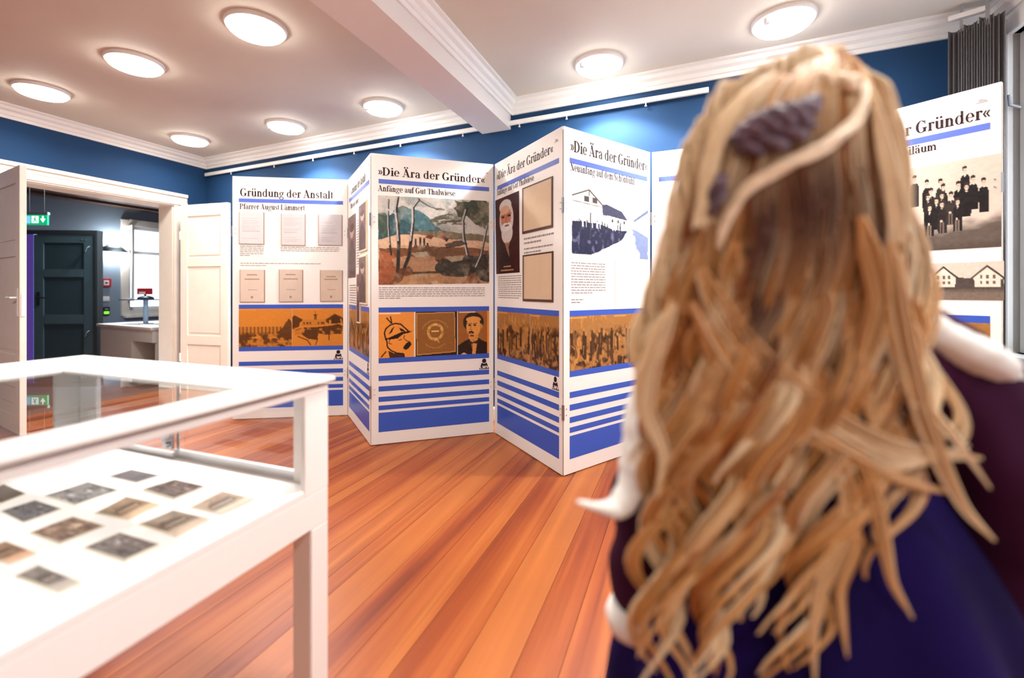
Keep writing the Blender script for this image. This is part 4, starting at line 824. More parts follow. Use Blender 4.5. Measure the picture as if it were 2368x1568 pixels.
MB().box(-.12, -.1, .001, .12, .1, .28).build('body', 'desk_shade', sb, bevel=.004); MB().box(-.13, -.11, .28, .13, .11, .31).build('lid', 'black', sb, bevel=.004); MB().box(-.02, -.103, .12, .09, -.1, .24).build('paper_label', 'trim_white', sb)

# ------------------------------------------------------------------ vertical louvre blind beside the right-hand wall
bl = thing('vertical_blind', 'dark grey vertical louvre blind hanging in the right back corner', 'blind', tuple(at(2200, 90, 2.78)))
bl.location.z = 0
r0 = at(2192, 90, 2.82).xy; r1 = at(2278, 50, 2.71).xy; DB = (r1-r0).normalized(); LBL = (r1-r0).length
bl.location = (r0.x, r0.y, 0); bl.rotation_euler = (0, 0, math.atan2(DB.y, DB.x))
MB().box(0, -.02, 2.885, LBL, .02, 2.915).build('head_rail', 'trim_white', bl, bevel=.003)
for u in (.06, .17): MB().box(u-.008, -.012, 2.80, u+.008, .012, 2.97).build('bracket', 'steel', bl)
for i in range(9):
    u = .0+i*(LBL+.04)/9; z1 = 2.80+.018*(i % 3 == 0)+.012*i/2
    pts = []
    for k in range(7):
        f = k/6; pts.append((u+.062*f, -.028+.045*math.sin(f*math.pi)))
    mb = MB(); n = 7; mb.prism(pts+[(p[0], p[1]+.002) for p in pts[::-1]], .55, min(z1, 2.88)); mb.build('slat', 'blind_grey', bl, smooth=False)

# ------------------------------------------------------------------ glass display case
PV = Vector((-.55, 1.405)); u_ = Vector((-.936, .352)).normalized()
va = math.atan2(u_.y, u_.x)                 # local x = u (away left), local y: (-u.y,u.x) points towards the camera side
LU, LV = 1.28, 2.15
vt = thing('display_case', 'white table display case with a glass top in the left foreground', 'display case', (PV.x, PV.y, 0), va)
# local axes: x along u, y = (-.352,-.936): towards the camera
LG = .07
for x0, y0 in ((.012, .012), (LU-LG-.012, .012), (.012, LV-LG-.012), (LU-LG-.012, LV-LG-.012)):
    MB().box(x0, y0, .0, x0+LG, y0+LG, .515).build('leg', 'vitrine_white', vt, bevel=.003)
# apron / tray
MB().box(.012, .012, .515, .034, LV-.012, .62).box(LU-.034, .012, .515, LU-.012, LV-.012, .62).box(.034, .012, .515, LU-.034, .034, .62).box(.034, LV-.034, .515, LU-.034, LV-.012, .62).build('apron', 'vitrine_white', vt, bevel=.003)
MB().box(.034, .034, .56, LU-.034, LV-.034, .612).build('tray', 'bed_white', vt)
# glazed upper frame
m = MB()
for x0, x1 in ((.012, .030), (LU-.030, LU-.012)): m.box(x0, .012, .912, x1, LV-.012, .932).box(x0, .012, .62, x1, .105, .912).box(x0, LV-.105, .62, x1, LV-.012, .912).box(x0, .105, .62, x1, LV-.105, .640)
m.box(.030, .012, .905, LU-.030, .030, .932).box(.030, .012, .62, .135, .030, .905).box(LU-.135, .012, .62, LU-.030, .030, .905)
m.box(.030, LV-.030, .905, LU-.030, LV-.012, .932).box(.030, LV-.030, .62, .105, LV-.012, .905).box(LU-.105, LV-.030, .62, LU-.030, LV-.012, .905)
m.build('upper_frame', 'vitrine_white', vt, bevel=.002)
m = MB(); m.box(.03, .03, .930, LU-.03, .06, .942).box(.03, LV-.06, .930, LU-.03, LV-.03, .942).box(.03, .06, .930, .06, LV-.06, .942).box(LU-.06, .06, .930, LU-.03, LV-.06, .942); m.build('shadow_line_spacer', mat('spacer_shadow', (186, 150, 130), .6), vt)  # tan colour carries the shadow line under the lid
ld = MB(); z0, z1 = .942, .957
ld.box(-.004, -.004, z0, .106, LV+.004, z1).box(1.085, -.004, z0, LU+.004, LV+.004, z1).box(.106, -.004, z0, 1.085, .150, z1).box(.106, LV-.12, z0, 1.085, LV+.004, z1)
ld.build('top_frame', 'vitrine_white', vt, bevel=.0035)
MB().box(.106, .152, z0, .94, .235, z1-.001).box(.917, .235, z0, 1.083, LV-.122, z1-.001).box(.106, LV-.2, z0, .917, LV-.122, z1-.001).build('lid_frame', 'vitrine_white', vt, bevel=.0015)
MB().box(.940, .152, z0, 1.083, .235, z1-.001).build('lid_corner', 'vitrine_white', vt)
MB().box(.100, .23, .9475, .922, LV-.195, .9525).build('top_glass', 'top_glass', vt)
MB().box(.019, .105, .638, .023, LV-.105, .913).build('side_glass', 'clear_glass', vt); MB().box(LU-.023, .105, .638, LU-.019, LV-.105, .913).build('side_glass', 'clear_glass', vt)
# sliding glass doors on the far side, with aluminium channels and a lock
MB().box(.13, .014, .646, .70, .018, .905).build('sliding_pane', 'clear_glass', vt); MB().box(.64, .024, .646, LU-.13, .028, .905).build('sliding_pane', 'clear_glass', vt)
MB().box(.135, .010, .620, .70, .022, .650).build('channel', 'aluminium', vt); MB().box(.69, .022, .620, LU-.135, .034, .642).build('channel', 'aluminium', vt)
MB().box(.672, .020, .65, .684, .024, .905).build('pane_edge', 'aluminium', vt)
MB().box(.690, .028, .655, .722, .040, .725).tube([(.706, .040, .70), (.706, .058, .70)], .013, 12).tube([(.706, .040, .672), (.706, .052, .672)], .011, 12).build('lock', 'steel', vt)
# photographs lying in the case
ZB = .612+.0125
MB().box(.045, .045, .612, LU-.045, LV-.045, ZB).build('mount_board', 'bed_white', vt)
def zc(x, y): return (x/2.9694, 1040+y/2.9694)
PHOT = [([(750, 185), (900, 138), (1100, 180), (940, 228)], 'small grey photograph farthest from the viewer in the glass case', (104, 104, 108), 0),
 ([(305, 320), (605, 225), (820, 282), (515, 385)], 'grey photograph of a crowd, second row left in the glass case', (132, 128, 126), 3),
 ([(980, 278), (1200, 210), (1412, 257), (1200, 343)], 'dark photograph with white figures, right of the farthest one in the case', (104, 94, 90), 2),
 ([(1300, 402), (1525, 285), (1750, 340), (1520, 445)], 'pale sepia photograph nearest the right-hand corner post of the case', (176, 156, 138), 1),
 ([(650, 440), (865, 325), (1108, 380), (880, 485)], 'sepia photograph on a cream card in the middle of the case', (140, 120, 98), 1),
 ([(950, 520), (1190, 420), (1445, 485), (1215, 600)], 'sepia photograph of a long building in the middle right of the case', (138, 126, 112), 1),
 ([(0, 425), (240, 348), (428, 408), (160, 505)], 'grey photograph of trees at the left edge of the picture', (116, 114, 116), 2),
 ([(198, 575), (500, 463), (722, 528), (410, 650)], 'sepia photograph with bright white figures, left of centre in the case', (150, 124, 108), 3),
 ([(573, 680), (820, 575), (1097, 658), (860, 770)], 'grey photograph of rooftops, nearest the case front on the right', (112, 110, 108), 2),
 ([(-170, 330), (25, 238), (180, 305), (10, 372)], 'dark photograph with a yellowed edge, cut by the left edge of the picture', (112, 102, 92), 0),
 ([(-190, 710), (38, 632), (252, 716), (65, 790)], 'brown photograph lower left in the case, cut by the edge of the picture', (150, 120, 98), 1),
 ([(100, 875), (260, 800), (560, 920), (415, 980)], 'faded grey photograph nearest the viewer in the case', (128, 122, 116), 1)]
def pic_old(seed, base, style):
    c = Cv(70, 54, base); b = np.array(base, float)
    c.mix(np.clip((c.noise(5, 4, seed)-.5)*4, 0, 1)*.35, tuple(b*.55)); c.mix(np.clip(.45-c.Y, 0, 1)*.8, tuple(b*1.15))
    n = c.noise(11, 8, seed+7)
    if style == 3: c.mix(np.clip((c.noise(7, 4, seed+9)-.50)*4, 0, 1)*np.clip(1-abs(c.Y-.55)*2.2, 0, 1), tuple(np.minimum(b*1.7, 235))); c.mix(np.clip((c.noise(12, 7, seed+5)-.55)*5, 0, 1)*.7, tuple(b*.5))
    if style == 2: c.mix(np.clip((n-.58)*6, 0, 1)*.8*np.clip(1-abs(c.X-.6)*2, 0, 1), tuple(np.minimum(b*1.8, 235))); c.mix(np.clip((c.noise(6, 5, seed+3)-.56)*7, 0, 1)*.7, tuple(b*.45))
    if style == 1:
        r = random.Random(seed); c.poly([(.12, .45), (.3, .30), (.8, .36), (.86, .62), (.14, .66)], tuple(b*.62), .8, .05, seed)
        for i in range(7): c.poly(rect(.2+i*.085, .5, .235+i*.085, .6), tuple(np.minimum(b*1.7, 240)))
        c.mix(np.clip((c.Y-.66)*6, 0, 1)*.9, tuple(np.minimum(b*1.6, 244)))
    edge = ((c.X < .03) | (c.X > .97) | (c.Y < .03) | (c.Y > .97)).astype(float); c.mix(edge*.6, (226, 214, 196)); return c.grain(22, 14, 12, seed)
for i, (qz, lb, base, sty) in enumerate(PHOT):
    P = [ray_z(*zc(*q), ZB) for q in qz]; cen = sum(P, Vector())/4
    o = thing('photograph', lb, 'photograph', (cen.x, cen.y, ZB), 0, 'old photographs laid out in the glass case')
    loc = [(p-cen) for p in P]; up = Vector((0, 0, .0016+.001*(i % 3)))
    e = [1.0, 1.0, 1.0, 1.0]
    mb = MB(); mb.prism([(l.x, l.y) for l in loc], .0001, up.z-.0002).build('card', mat('card_cream', (236, 228, 206), .7), o)
    # printed side up: order far-left.. keeps the face upward
    picture(pic_old(60+i*3, base, sty), 'print', o, [loc[0]*.97+up, loc[1]*.97+up, loc[2]*.97+up, loc[3]*.97+up], None, 'matt_photo')

# ------------------------------------------------------------------ person seen from behind with long blonde hair
skin_m = mat('skin', (224, 172, 146), .5); mat('maroon', (52, 13, 42), .85, var=.25, scale=9, bump=.3); mat('navy', (20, 6, 62), .9, var=.45, scale=6, bump=.2)
mat('shawl_white', (236, 232, 226), .85, var=.05, scale=14, bump=.4); mat('trouser', (24, 20, 44), .85); mat('shoe', (40, 34, 38), .5)
for _n in ('maroon', 'navy'): MATS[_n].node_tree.nodes['Principled BSDF'].inputs['Specular IOR Level'].default_value = .12
person = thing('person', 'person with long wavy blonde hair seen from behind, in a maroon cardigan and navy skirt', 'person', (.50, .80, 0))
def skin_mesh(joints, edges, name, m, sub=2, disp=None, root_or_shade=0, label=None, holes=False):
    me = bpy.data.meshes.new(name); me.from_pydata([Vector(j[:3]) for j in joints], edges, [])
    o = bpy.data.objects.new(name, me); C.objects.link(o)
    s = o.modifiers.new('s', 'SKIN'); s.use_smooth_shade = True
    for i, j in enumerate(joints):
        sv = me.skin_vertices[0].data[i]; r = j[3] if hasattr(j[3], '__len__') else (j[3], j[3]); sv.radius = r; sv.use_root = (i == root_or_shade)
    ss = o.modifiers.new('d', 'SUBSURF'); ss.levels = sub; ss.render_levels = sub
    dg = bpy.context.evaluated_depsgraph_get(); m2 = bpy.data.meshes.new_from_object(o.evaluated_get(dg)); bpy.data.objects.remove(o)
    m2.name = name; m2.materials.clear(); m2.materials.append(MATS[m])
    if disp:
        for v in m2.vertices: v.co = disp(v.co)
    for p in m2.polygons: p.use_smooth = True
    o = bpy.data.objects.new(name, m2); C.objects.link(o); o.parent = person
    if label: o['label'] = label
    return o
# joints relative to the person's base; she faces +y (away from the camera)
J = [(0, 0, .90, (.13, .10)), (0, -.005, 1.03, (.105, .085)), (0, -.01, 1.15, (.125, .09)), (0, -.02, 1.215, (.07, .06)), (-.02, -.04, 1.29, .05), (-.03, -.055, 1.37, (.066, .075)), (-.034, -.065, 1.45, (.076, .092)), (-.034, -.065, 1.515, (.05, .06)),
     (-.155, -.02, 1.165, .052), (-.245, -.05, .90, .038), (-.255, .02, .68, .026), (.155, -.02, 1.165, .052), (.31, -.05, .90, .038), (.33, .02, .68, .026),
     (-.08, 0, .84, .085), (-.085, .02, .46, .052), (-.09, 0, .10, .034), (-.09, .10, .035, (.036, .028)), (.08, 0, .84, .085), (.085, .02, .46, .052), (.09, 0, .10, .034), (.09, .10, .035, (.036, .028))]
E = [(0, 1), (1, 2), (2, 3), (3, 4), (4, 5), (5, 6), (6, 7), (2, 8), (8, 9), (9, 10), (2, 11), (11, 12), (12, 13), (0, 14), (14, 15), (15, 16), (16, 17), (0, 18), (18, 19), (19, 20), (20, 21)]
for wi, sg in ((10, -1), (13, 1)):
    w = Vector(J[wi][:3]); pk = len(J); J.append((w.x, w.y+.015, w.z-.05, (.030, .016))); E.append((wi, pk))
    for k, (dy, ln) in enumerate(((-.026, .052), (-.009, .062), (.009, .060), (.026, .048))):
        b0 = len(J); x0 = w.x; y0 = w.y+.022+dy
        J.append((x0, y0, w.z-.095, .0088)); J.append((x0-sg*.006, y0+.006, w.z-.095-ln*.55, .0082)); J.append((x0-sg*.02, y0+.012, w.z-.095-ln, .0070)); E += [(pk, b0), (b0, b0+1), (b0+1, b0+2)]
    b0 = len(J); J.append((w.x-sg*.008, w.y+.05, w.z-.055, .010)); J.append((w.x-sg*.016, w.y+.064, w.z-.095, .0085)); E += [(pk, b0), (b0, b0+1)]
def face(v):
    n = v.copy(); c = Vector((-.034, -.065, 1.43)); d = v-c
    if v.z > 1.33 and d.y > .03:
        g = math.exp(-((d.x)**2/.00018+(v.z-1.425)**2/.0006)); n.y += .022*g
        for sx in (-.03, .03): n.y -= .006*math.exp(-((d.x-sx)**2/.0002+(v.z-1.45)**2/.0002))
        n.y += .006*math.exp(-((d.x)**2/.0006+(v.z-1.388)**2/.00006))
    return n
body = skin_mesh(J, E, 'body', 'skin', 2, face)
for sx in (-.03, .03):
    e = MB().lathe([(.0005, -.011), (.008, -.008), (.0115, 0), (.008, .008), (.0005, .011)], seg=16).build('eye', mat('eye_white', (235, 235, 235), .2), person, smooth=True); e.location = (-.034+sx, .012, 1.452)
    MB().lathe([(.0045, -.0005), (.0045, .0005)], seg=12).build('iris', mat('iris_blue', (70, 110, 150), .2), e)
    bpy.data.objects[e.name].children[0].rotation_euler = (math.pi/2, 0, 0); bpy.data.objects[e.name].children[0].location = (0, .0112, 0)
    MB().lathe([(.002, -.026), (.012, -.018), (.015, 0), (.017, .014), (.006, .026)], seg=12, sx=.4).build('ear', 'skin', person, smooth=True, loc=(-.034+sx*2.55, -.06, 1.435))
MB().tube([(-.056, .034, 1.388), (-.044, .040, 1.391), (-.034, .042, 1.389), (-.024, .040, 1.391), (-.012, .034, 1.388)], [.001, .004, .005, .004, .001], 8).build('mouth', mat('lips', (190, 100, 96), .4), person, smooth=True)
# cardigan: wide loose sleeves, body to the waist
def folds(v):
    f = .008*math.sin(v.x*38+v.z*26)+.006*math.sin(v.z*55-v.x*22); return Vector((v.x+f*.5, v.y-f, v.z))
JC = [(0, -.005, .92, (.175, .125)), (0, -.01, 1.05, (.165, .115)), (0, -.015, 1.15, (.165, .105)), (0, -.02, 1.20, (.085, .070)), (-.16, -.02, 1.15, .078), (-.262, -.05, .90, .070), (-.275, -.01, .745, .062), (-.28, -.005, .655, .056), (.165, -.02, 1.15, .090), (.31, -.05, .92, .105), (.34, .0, .70, .10), (.35, .03, .57, .09)]
skin_mesh(JC, [(0, 1), (1, 2), (2, 3), (2, 4), (4, 5), (5, 6), (6, 7), (2, 8), (8, 9), (9, 10), (10, 11)], 'cardigan', 'maroon', 2, folds, label='maroon knitted cardigan')
# skirt with hanging folds
m = MB(); seg = 72; rows = [(.96, .165, .12), (.90, .20, .145), (.80, .255, .18), (.68, .31, .21), (.55, .35, .23), (.42, .375, .245), (.33, .39, .25)]
vs = []; fs = []
for i, (z, rx, ry) in enumerate(rows):
    for k in range(seg):
        th = 2*math.pi*k/seg; f = 1+.10*i/6*(math.sin(th*9+i*.12)+.5*math.sin(th*5+1.3+i*.2)); vs.append((rx*f*math.cos(th)+.055*(.96-z)/.63, ry*f*math.sin(th)-.005, z))
for i in range(len(rows)-1):
    for k in range(seg): fs.append((i*seg+k, i*seg+(k+1) % seg, (i+1)*seg+(k+1) % seg, (i+1)*seg+k))
m.add(vs, fs).build('skirt', 'navy', person, 'navy violet skirt with soft folds', smooth=True)
for sg in (-1, 1):
    MB().lathe([(.036, 0), (.046, .002), (.046, .03), (.04, .06), (.03, .09)], c=(sg*.09, .0, .0), seg=16, sy=1.2).lathe([(.03, 0), (.042, .002), (.044, .03), (.03, .055)], c=(sg*.09, .09, 0), seg=16, sy=1.6).build('shoe', 'shoe', person, smooth=True)
MB().tube([(-.279, -.006, .672), (-.282, -.004, .650), (-.282, -.004, .628)], [.046, .054, .046], 20).build('sleeve_cuff', 'shawl_white', person, 'white turned-up cuff', smooth=True)
# white shawl; its left length stands in for a pale glow
def pr_(px, py, d): return at(px, py, d)-Vector((.50, .80, 0))
def ribbon(name, pts, n=60, m='shawl_white', label=None):
    P = np.array([tuple(pr_(*p[:3])) for p in pts]); Wd = np.array([p[3] for p in pts]); t = np.linspace(0, 1, len(pts)); tt = np.linspace(0, 1, n)
    Q = np.stack([np.interp(tt, t, P[:, k]) for k in range(3)], 1)
    for _ in range(4): Q[1:-1] = (Q[:-2]+Q[1:-1]*2+Q[2:])/4
    Wt = np.interp(tt, t, Wd); r = [w*(1+.06*math.sin(i*.7)+.04*math.sin(i*1.9)) for i, w in enumerate(Wt)]
    return MB().tube([tuple(q) for q in Q], r, 14, .55).build(name, m, person, label, smooth=True)
ribbon('shawl', [(1335, 1160, .66, .004), (1375, 1172, .66, .010), (1430, 1180, .67, .022), (1470, 1110, .675, .034), (1478, 1040, .68, .040), (1490, 950, .69, .040), (1520, 860, .70, .040), (1620, 800, .72, .045), (1850, 720, .74, .05), (2080, 740, .74, .055), (2190, 800, .72, .062), (2270, 835, .72, .052), (2320, 880, .74, .028), (2335, 930, .75, .012)], 80, label='white knitted shawl whose left end stands in for a pale glow')

# hair
RY = [105, 130, 160, 200, 260, 300, 400, 500, 600, 800, 1000, 1200, 1400, 1600]
RLx = [1880, 1815, 1755, 1695, 1645, 1622, 1592, 1562, 1538, 1508, 1515, 1488, 1476, 1465]
RRx = [1935, 1985, 2012, 2030, 2048, 2056, 2072, 2096, 2124, 2160, 2190, 2160, 2060, 1960]
def hair_pt(s, y, lift=0.0):
    L = np.interp(y, RY, RLx); R = np.interp(y, RY, RRx); px = (L+R)/2+s*(R-L)/2
    g = np.sqrt(np.clip(1-((400-np.minimum(y, 400))/298)**2, 0, 1)); q = np.sqrt(np.clip(1-s*s, 0, 1))
    low = np.clip((y-620)/300, 0, 1); d = (.735-.125*q*g)*(1-low)+(.665-.045*q)*low-lift
    return px, d
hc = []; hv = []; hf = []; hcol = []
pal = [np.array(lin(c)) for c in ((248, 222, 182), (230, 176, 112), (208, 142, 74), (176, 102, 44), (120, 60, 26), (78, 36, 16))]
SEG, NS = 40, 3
HAIR_SHADE = np.array(lin((88, 38, 18)))  # brown painted into strands for shade below the clip and between locks
def strand(px, py, d, r, col0, col1, root_or_shade=None):
    n = len(px); P = np.stack([(px-CX)/FP*d-.50, d-.80, EYE-(py-CY)/FP*d], 1)
    t = np.gradient(P, axis=0); t /= np.linalg.norm(t, axis=1)[:, None]+1e-9; a = np.cross(t, np.array([0, 1.0, .01])); a /= np.linalg.norm(a, axis=1)[:, None]+1e-9; b = np.cross(t, a)
    th = np.arange(NS)*2*np.pi/NS; V = P[:, None, :]+r[:, None, None]*(np.cos(th)[None, :, None]*a[:, None, :]+np.sin(th)[None, :, None]*b[:, None, :])
    base = sum(len(v) for v in hv) if False else strand.n
    i = np.arange(n-1)[:, None]*NS; k = np.arange(NS)[None, :]; k2 = (k+1) % NS
    hf.append((np.stack([i+k, i+k2, i+NS+k2, i+NS+k], -1).reshape(-1, 4)+base)); hv.append(V.reshape(-1, 3)); f = np.linspace(0, 1, n)[:, None]
    cc = col0*(1-f)+col1*f
    if root_or_shade is not None: cc = cc*(1-root_or_shade[:, None])+HAIR_SHADE*root_or_shade[:, None]  # blends the painted shade into the strand colour
    hcol.append(np.repeat(cc, NS, 0)); strand.n += n*NS
strand.n = 0
def lock(s0, ya, yb, lift, width, n, shade, amp=1.0, drift=0, ph=None):
    ph = rng.uniform(0, 6.28) if ph is None else ph; wl = rng.uniform(290, 440); y = np.linspace(ya, yb, SEG); f = (y-ya)/(yb-ya)
    s = s0+drift*f**2; px, d = hair_pt(np.clip(s, -1, 1), y, lift)
    A = amp*np.clip((y-330)/700, 0.02, 1)*40; px = px+(s-np.clip(s, -1, 1))*250; wave = A*np.sin(y/wl*6.28+ph); d = d+.012*np.clip((y-400)/500, 0, 1)*np.cos(y/wl*6.28+ph)
    w = width*np.clip(1-(np.clip((f-.55)/.45, 0, 1))**1.5*.93, .05, 1)*np.clip(.35+f*6, 0, 1)
    shade_mask = np.clip(.95*np.exp(-((px-1870)/150)**2-((y-480)/190)**2)+.9*np.exp(-((px-1765)/26)**2-((y-700)/190)**2)+.8*np.exp(-((px-1915)/22)**2-((y-900)/150)**2)+.7*np.exp(-((px-2010)/18)**2-((y-640)/160)**2), 0, .95)  # where shade is painted: centre patch and streaks between locks
    for k in range(n):
        o = rng.uniform(-1, 1); o2 = rng.uniform(-1, 1); jit = rng.normal(0, 1.2)
        ci = int(np.clip(round(shade+rng.normal(0, .5)), 0, 5)); c2 = int(np.clip(round(shade-.7+rng.normal(0, .5)), 0, 5))
        strand(px+wave+o*w*FP/.62+jit+1.5*np.sin(y/110+k), y, d+o2*w*.35, np.full(SEG, .0014)*np.clip(1.25-f**6, .3, 1), pal[ci], pal[c2], shade_mask)
# full back hair
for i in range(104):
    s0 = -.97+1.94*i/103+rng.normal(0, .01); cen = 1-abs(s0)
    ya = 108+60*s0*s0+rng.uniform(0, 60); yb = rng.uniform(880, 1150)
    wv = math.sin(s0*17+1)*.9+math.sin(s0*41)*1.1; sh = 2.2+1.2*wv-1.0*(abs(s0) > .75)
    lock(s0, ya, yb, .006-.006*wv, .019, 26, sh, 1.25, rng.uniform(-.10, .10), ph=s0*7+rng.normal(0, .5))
# long locks reaching the bottom, leaving gaps
for s0, yb, dr in [(-.93, 1560, .0), (-.82, 1600, .02), (-.70, 1520, -.1), (-.60, 1600, -.06), (-.50, 1600, .05), (-.42, 1480, .1), (-.33, 1600, -.12), (-.22, 1610, -.06), (-.12, 1450, -.1), (-.02, 1560, -.25), (.08, 1420, -.2),
                   (.18, 1500, 0), (.30, 1610, -.02), (.40, 1560, .05), (.5, 1330, .1), (.62, 1380, .2), (-.76, 1480, .1), (-.25, 1380, .08), (-.55, 1440, .12), (.24, 1600, .05), (-.88, 1420, .1), (-.65, 1400, .05)]:
    for q in range(2):
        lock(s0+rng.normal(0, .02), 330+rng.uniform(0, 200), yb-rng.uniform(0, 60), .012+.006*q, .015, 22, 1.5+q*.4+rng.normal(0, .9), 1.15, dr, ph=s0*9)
# sweeping strands across the back to the right
def free(pts, width, n, shade, dep=.60):
    P = np.array(pts, float); t = np.linspace(0, 1, len(P)); tt = np.linspace(0, 1, SEG); px = np.interp(tt, t, P[:, 0]); py = np.interp(tt, t, P[:, 1]); dd_ = np.interp(tt, t, P[:, 2] if P.shape[1] > 2 else np.full(len(P), dep))
    for _ in range(8):
        for a_ in (px, py, dd_): a_[1:-1] = (a_[:-2]+2*a_[1:-1]+a_[2:])/4
    tx = np.gradient(px); ty = np.gradient(py); L = np.hypot(tx, ty)+1e-6; nx, ny = -ty/L, tx/L
    w = width*np.clip(1-np.clip((tt-.4)/.6, 0, 1)**1.3*.95, .05, 1)*np.clip(.3+tt*5, 0, 1)
    for k in range(n):
        o = rng.uniform(-1, 1); ci = int(np.clip(shade+rng.normal(0, .7), 0, 5)); strand(px+nx*w*o+rng.normal(0, 1), py+ny*w*o+rng.normal(0, 1), dd_+rng.uniform(-1, 1)*w/FP*.3, np.full(SEG, .0013)*np.clip(1.2-tt**4, .3, 1), pal[ci], pal[max(0, ci-1)])
for pts, w, n, sh in [([(1620, 620), (1660, 720), (1760, 840), (1900, 960), (2060, 1040), (2180, 1050), (2270, 1060)], 30, 60, 1.6), ([(1600, 700), (1680, 860), (1800, 960), (1950, 1040), (2080, 1110), (2200, 1140)], 26, 45, 2),
        ([(1700, 780), (1820, 930), (1940, 1010), (2060, 1080), (2150, 1060), (2240, 1030)], 22, 40, 1.4), ([(2060, 560), (2090, 760), (2130, 940), (2180, 1080), (2230, 1180), (2300, 1250)], 26, 50, 1.5), ([(2030, 700), (2100, 900), (2200, 1000), (2290, 1130)], 14, 20, 1.2),
        ([(1960, 1000), (2010, 1100), (2040, 1240), (2060, 1350), (2110, 1430)], 18, 26, 1.8), ([(1900, 1000), (1970, 1120), (1960, 1250), (1900, 1350), (1880, 1460), (1885, 1590)], 24, 45, 1.4), ([(1940, 1150), (1990, 1260), (1940, 1360), (1950, 1450), (1960, 1520)], 14, 22, 1.6),
        ([(1560, 700), (1500, 850), (1490, 950), (1540, 1050), (1520, 1150)], 22, 36, 1.2), ([(1540, 800), (1475, 860), (1470, 960)], 8, 12, 1.0),
        ([(1850, 520), (1900, 700), (1860, 860), (1900, 1000)], 30, 50, 1.8), ([(1990, 500), (2040, 700), (1990, 860), (2020, 1000)], 30, 50, 2.0), ([(1700, 560), (1690, 700), (1740, 850), (1700, 1000)], 30, 50, 2.6)]:
    free(pts, w, n, sh)
# swept-up crown strands and pale flyaways
for i in range(46):
    f = i/45; x0, y0 = 1925+rng.normal(0, 14), 120+rng.normal(0, 8)
    free([(x0, y0, .72), (1850-90*f, 135+50*f, .68), (1740-70*f+rng.normal(0, 10), 215+70*f, .63), (1660-20*f+rng.normal(0, 8), 330+60*f, .61), (1625+rng.normal(0, 12), 470+60*f, .605)], 12, 14, .5+rng.normal(0, .6))
for i in range(34):
    f = i/33; free([(1930+rng.normal(0, 10), 122, .72), (1985+20*f, 150+40*f, .68), (2025+12*f, 240+60*f, .63), (2050+rng.normal(0, 8), 380, .615), (2080+rng.normal(0, 12), 560, .61)], 12, 14, 1.3+rng.normal(0, .6))
for i in range(130):
    a_ = rng.uniform(0, 1); bx_, by_ = np.interp(a_, [0, .35, .7, 1], [1900, 1700, 1620, 1550]), np.interp(a_, [0, .35, .7, 1], [125, 200, 330, 620]); ox = -rng.uniform(10, 55)
    free([(bx_+30, by_+10, .68), (bx_+ox*.6, by_-10+rng.normal(0, 10), .66), (bx_+ox, by_+60+rng.normal(0, 20), .65), (bx_+ox*.4, by_+180, .64)], 6, 3, .2)
for i in range(30):
    free([(1990, 160, .68), (2040+rng.uniform(0, 25), 220+rng.normal(0, 20), .66), (2075+rng.uniform(0, 30), 360+rng.normal(0, 20), .65), (2110, 520, .64)], 6, 3, .4)
V = np.concatenate(hv); F = np.concatenate(hf); CC = np.concatenate(hcol)
me = bpy.data.meshes.new('hair'); me.vertices.add(len(V)); me.vertices.foreach_set('co', V.ravel()); me.loops.add(F.size); me.loops.foreach_set('vertex_index', F.ravel().astype(np.int32))
me.polygons.add(len(F)); me.polygons.foreach_set('loop_start', np.arange(0, F.size, 4, dtype=np.int32)); me.update(calc_edges=True); me.polygons.foreach_set('use_smooth', np.ones(len(F), bool))
ca = me.color_attributes.new('Col', 'FLOAT_COLOR', 'POINT'); ca.data.foreach_set('color', np.concatenate([CC, np.ones((len(CC), 1))], 1).ravel())
hm = attr_mat('blonde_hair', .42); hb = hm.node_tree.nodes['Principled BSDF']; hb.inputs['Specular IOR Level'].default_value = .5
me.materials.append(hm); ho = bpy.data.objects.new('hair', me); C.objects.link(ho); ho.parent = person; ho['kind'] = 'stuff'; ho['label'] = 'long wavy golden blonde hair'
# denser hair mass below the loose strands, browned so gaps read as shade
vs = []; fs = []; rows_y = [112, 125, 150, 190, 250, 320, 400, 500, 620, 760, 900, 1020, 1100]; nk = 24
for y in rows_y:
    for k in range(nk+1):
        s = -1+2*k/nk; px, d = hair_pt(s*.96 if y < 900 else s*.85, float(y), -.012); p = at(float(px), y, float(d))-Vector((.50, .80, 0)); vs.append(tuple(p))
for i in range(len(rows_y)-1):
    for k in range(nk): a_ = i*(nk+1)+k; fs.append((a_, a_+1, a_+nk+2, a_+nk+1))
MB().add(vs, fs).build('hair_underlayer', mat('hair_shade_brown', (112, 62, 34), .6, var=.25, scale=40), person, 'under layer of hair, darkened for the shade between locks', smooth=True)
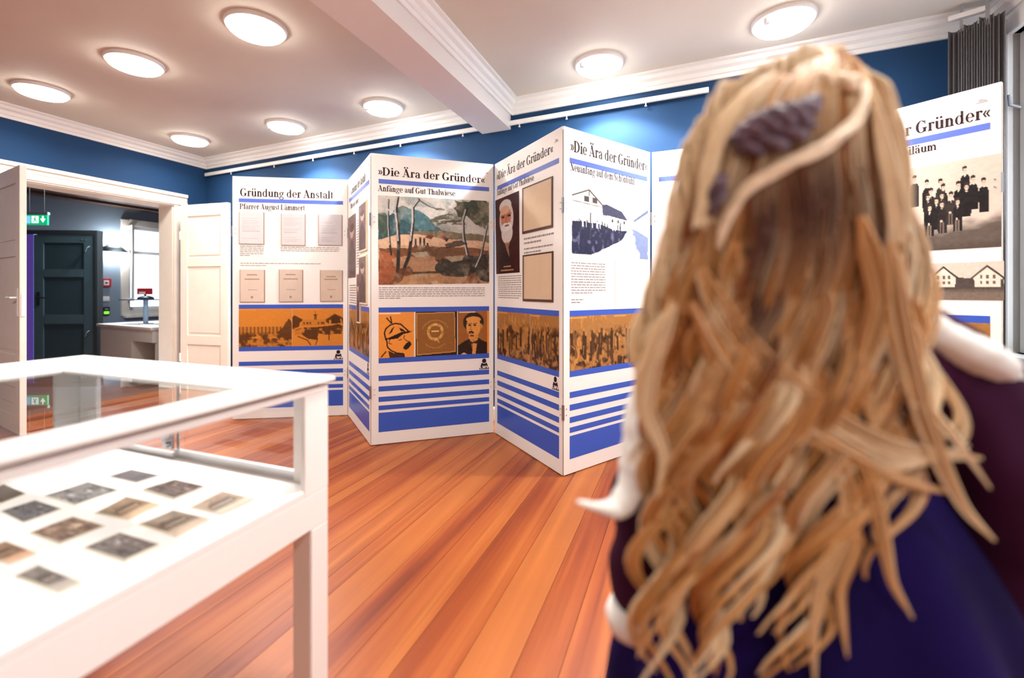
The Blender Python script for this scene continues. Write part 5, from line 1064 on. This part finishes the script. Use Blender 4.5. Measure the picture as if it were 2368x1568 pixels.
# twisted section and mauve clip
def rope(name, pts, rad, m, label, strands=3, tw=5.0):
    P = np.array([tuple(pr_(*p)) for p in pts]); t = np.linspace(0, 1, len(P)); tt = np.linspace(0, 1, 60); Q = np.stack([np.interp(tt, t, P[:, k]) for k in range(3)], 1)
    for _ in range(10): Q[1:-1] = (Q[:-2]+2*Q[1:-1]+Q[2:])/4
    T_ = np.gradient(Q, axis=0); T_ /= np.linalg.norm(T_, axis=1)[:, None]; a_ = np.cross(T_, [0, 1, 0]); a_ /= np.linalg.norm(a_, axis=1)[:, None]; b_ = np.cross(T_, a_)
    mb = MB(); env = np.sin(np.clip(tt*1.0, 0, 1)*np.pi)**.4
    for s in range(strands):
        ang = tt*tw*2*np.pi+s*2*np.pi/strands; q = Q+rad*.55*env[:, None]*(np.cos(ang)[:, None]*a_+np.sin(ang)[:, None]*b_)
        mb.tube([tuple(x_) for x_ in q], list(rad*.62*env+.001), 8)
    return mb.build(name, m, person, label, smooth=True)
mat('pale_hair', (234, 206, 172), .45, var=.12, scale=60); mat('mauve', (96, 72, 84), .5, var=.3, scale=25)
rope('hair_twist', [(1985, 170, .66), (2005, 225, .625), (1975, 290, .60), (1900, 345, .588), (1810, 385, .585), (1730, 430, .59), (1680, 500, .598), (1660, 580, .605)], .008, 'pale_hair', 'pale twisted strand of hair', 3, 1.6)
rope('hair_twist', [(1860, 150, .675), (1900, 185, .64), (1960, 200, .63), (1990, 180, .65)], .012, 'pale_hair', 'short pale twist near the crown', 2, 2)
rope('hair_clip', [(1690, 330, .605), (1740, 300, .595), (1800, 275, .588), (1860, 262, .588), (1890, 225, .61)], .017, 'mauve', 'dark mauve fabric hair clip', 3, 2.5)
rope('hair_clip', [(1700, 345, .600), (1770, 335, .59), (1840, 310, .586), (1885, 280, .592)], .013, 'mauve', 'dark mauve fabric hair clip', 2, 2)
rope('hair_clip', [(1672, 400, .60), (1662, 440, .60), (1645, 500, .603)], .010, 'mauve', 'dark mauve fabric hair clip', 2, 1)
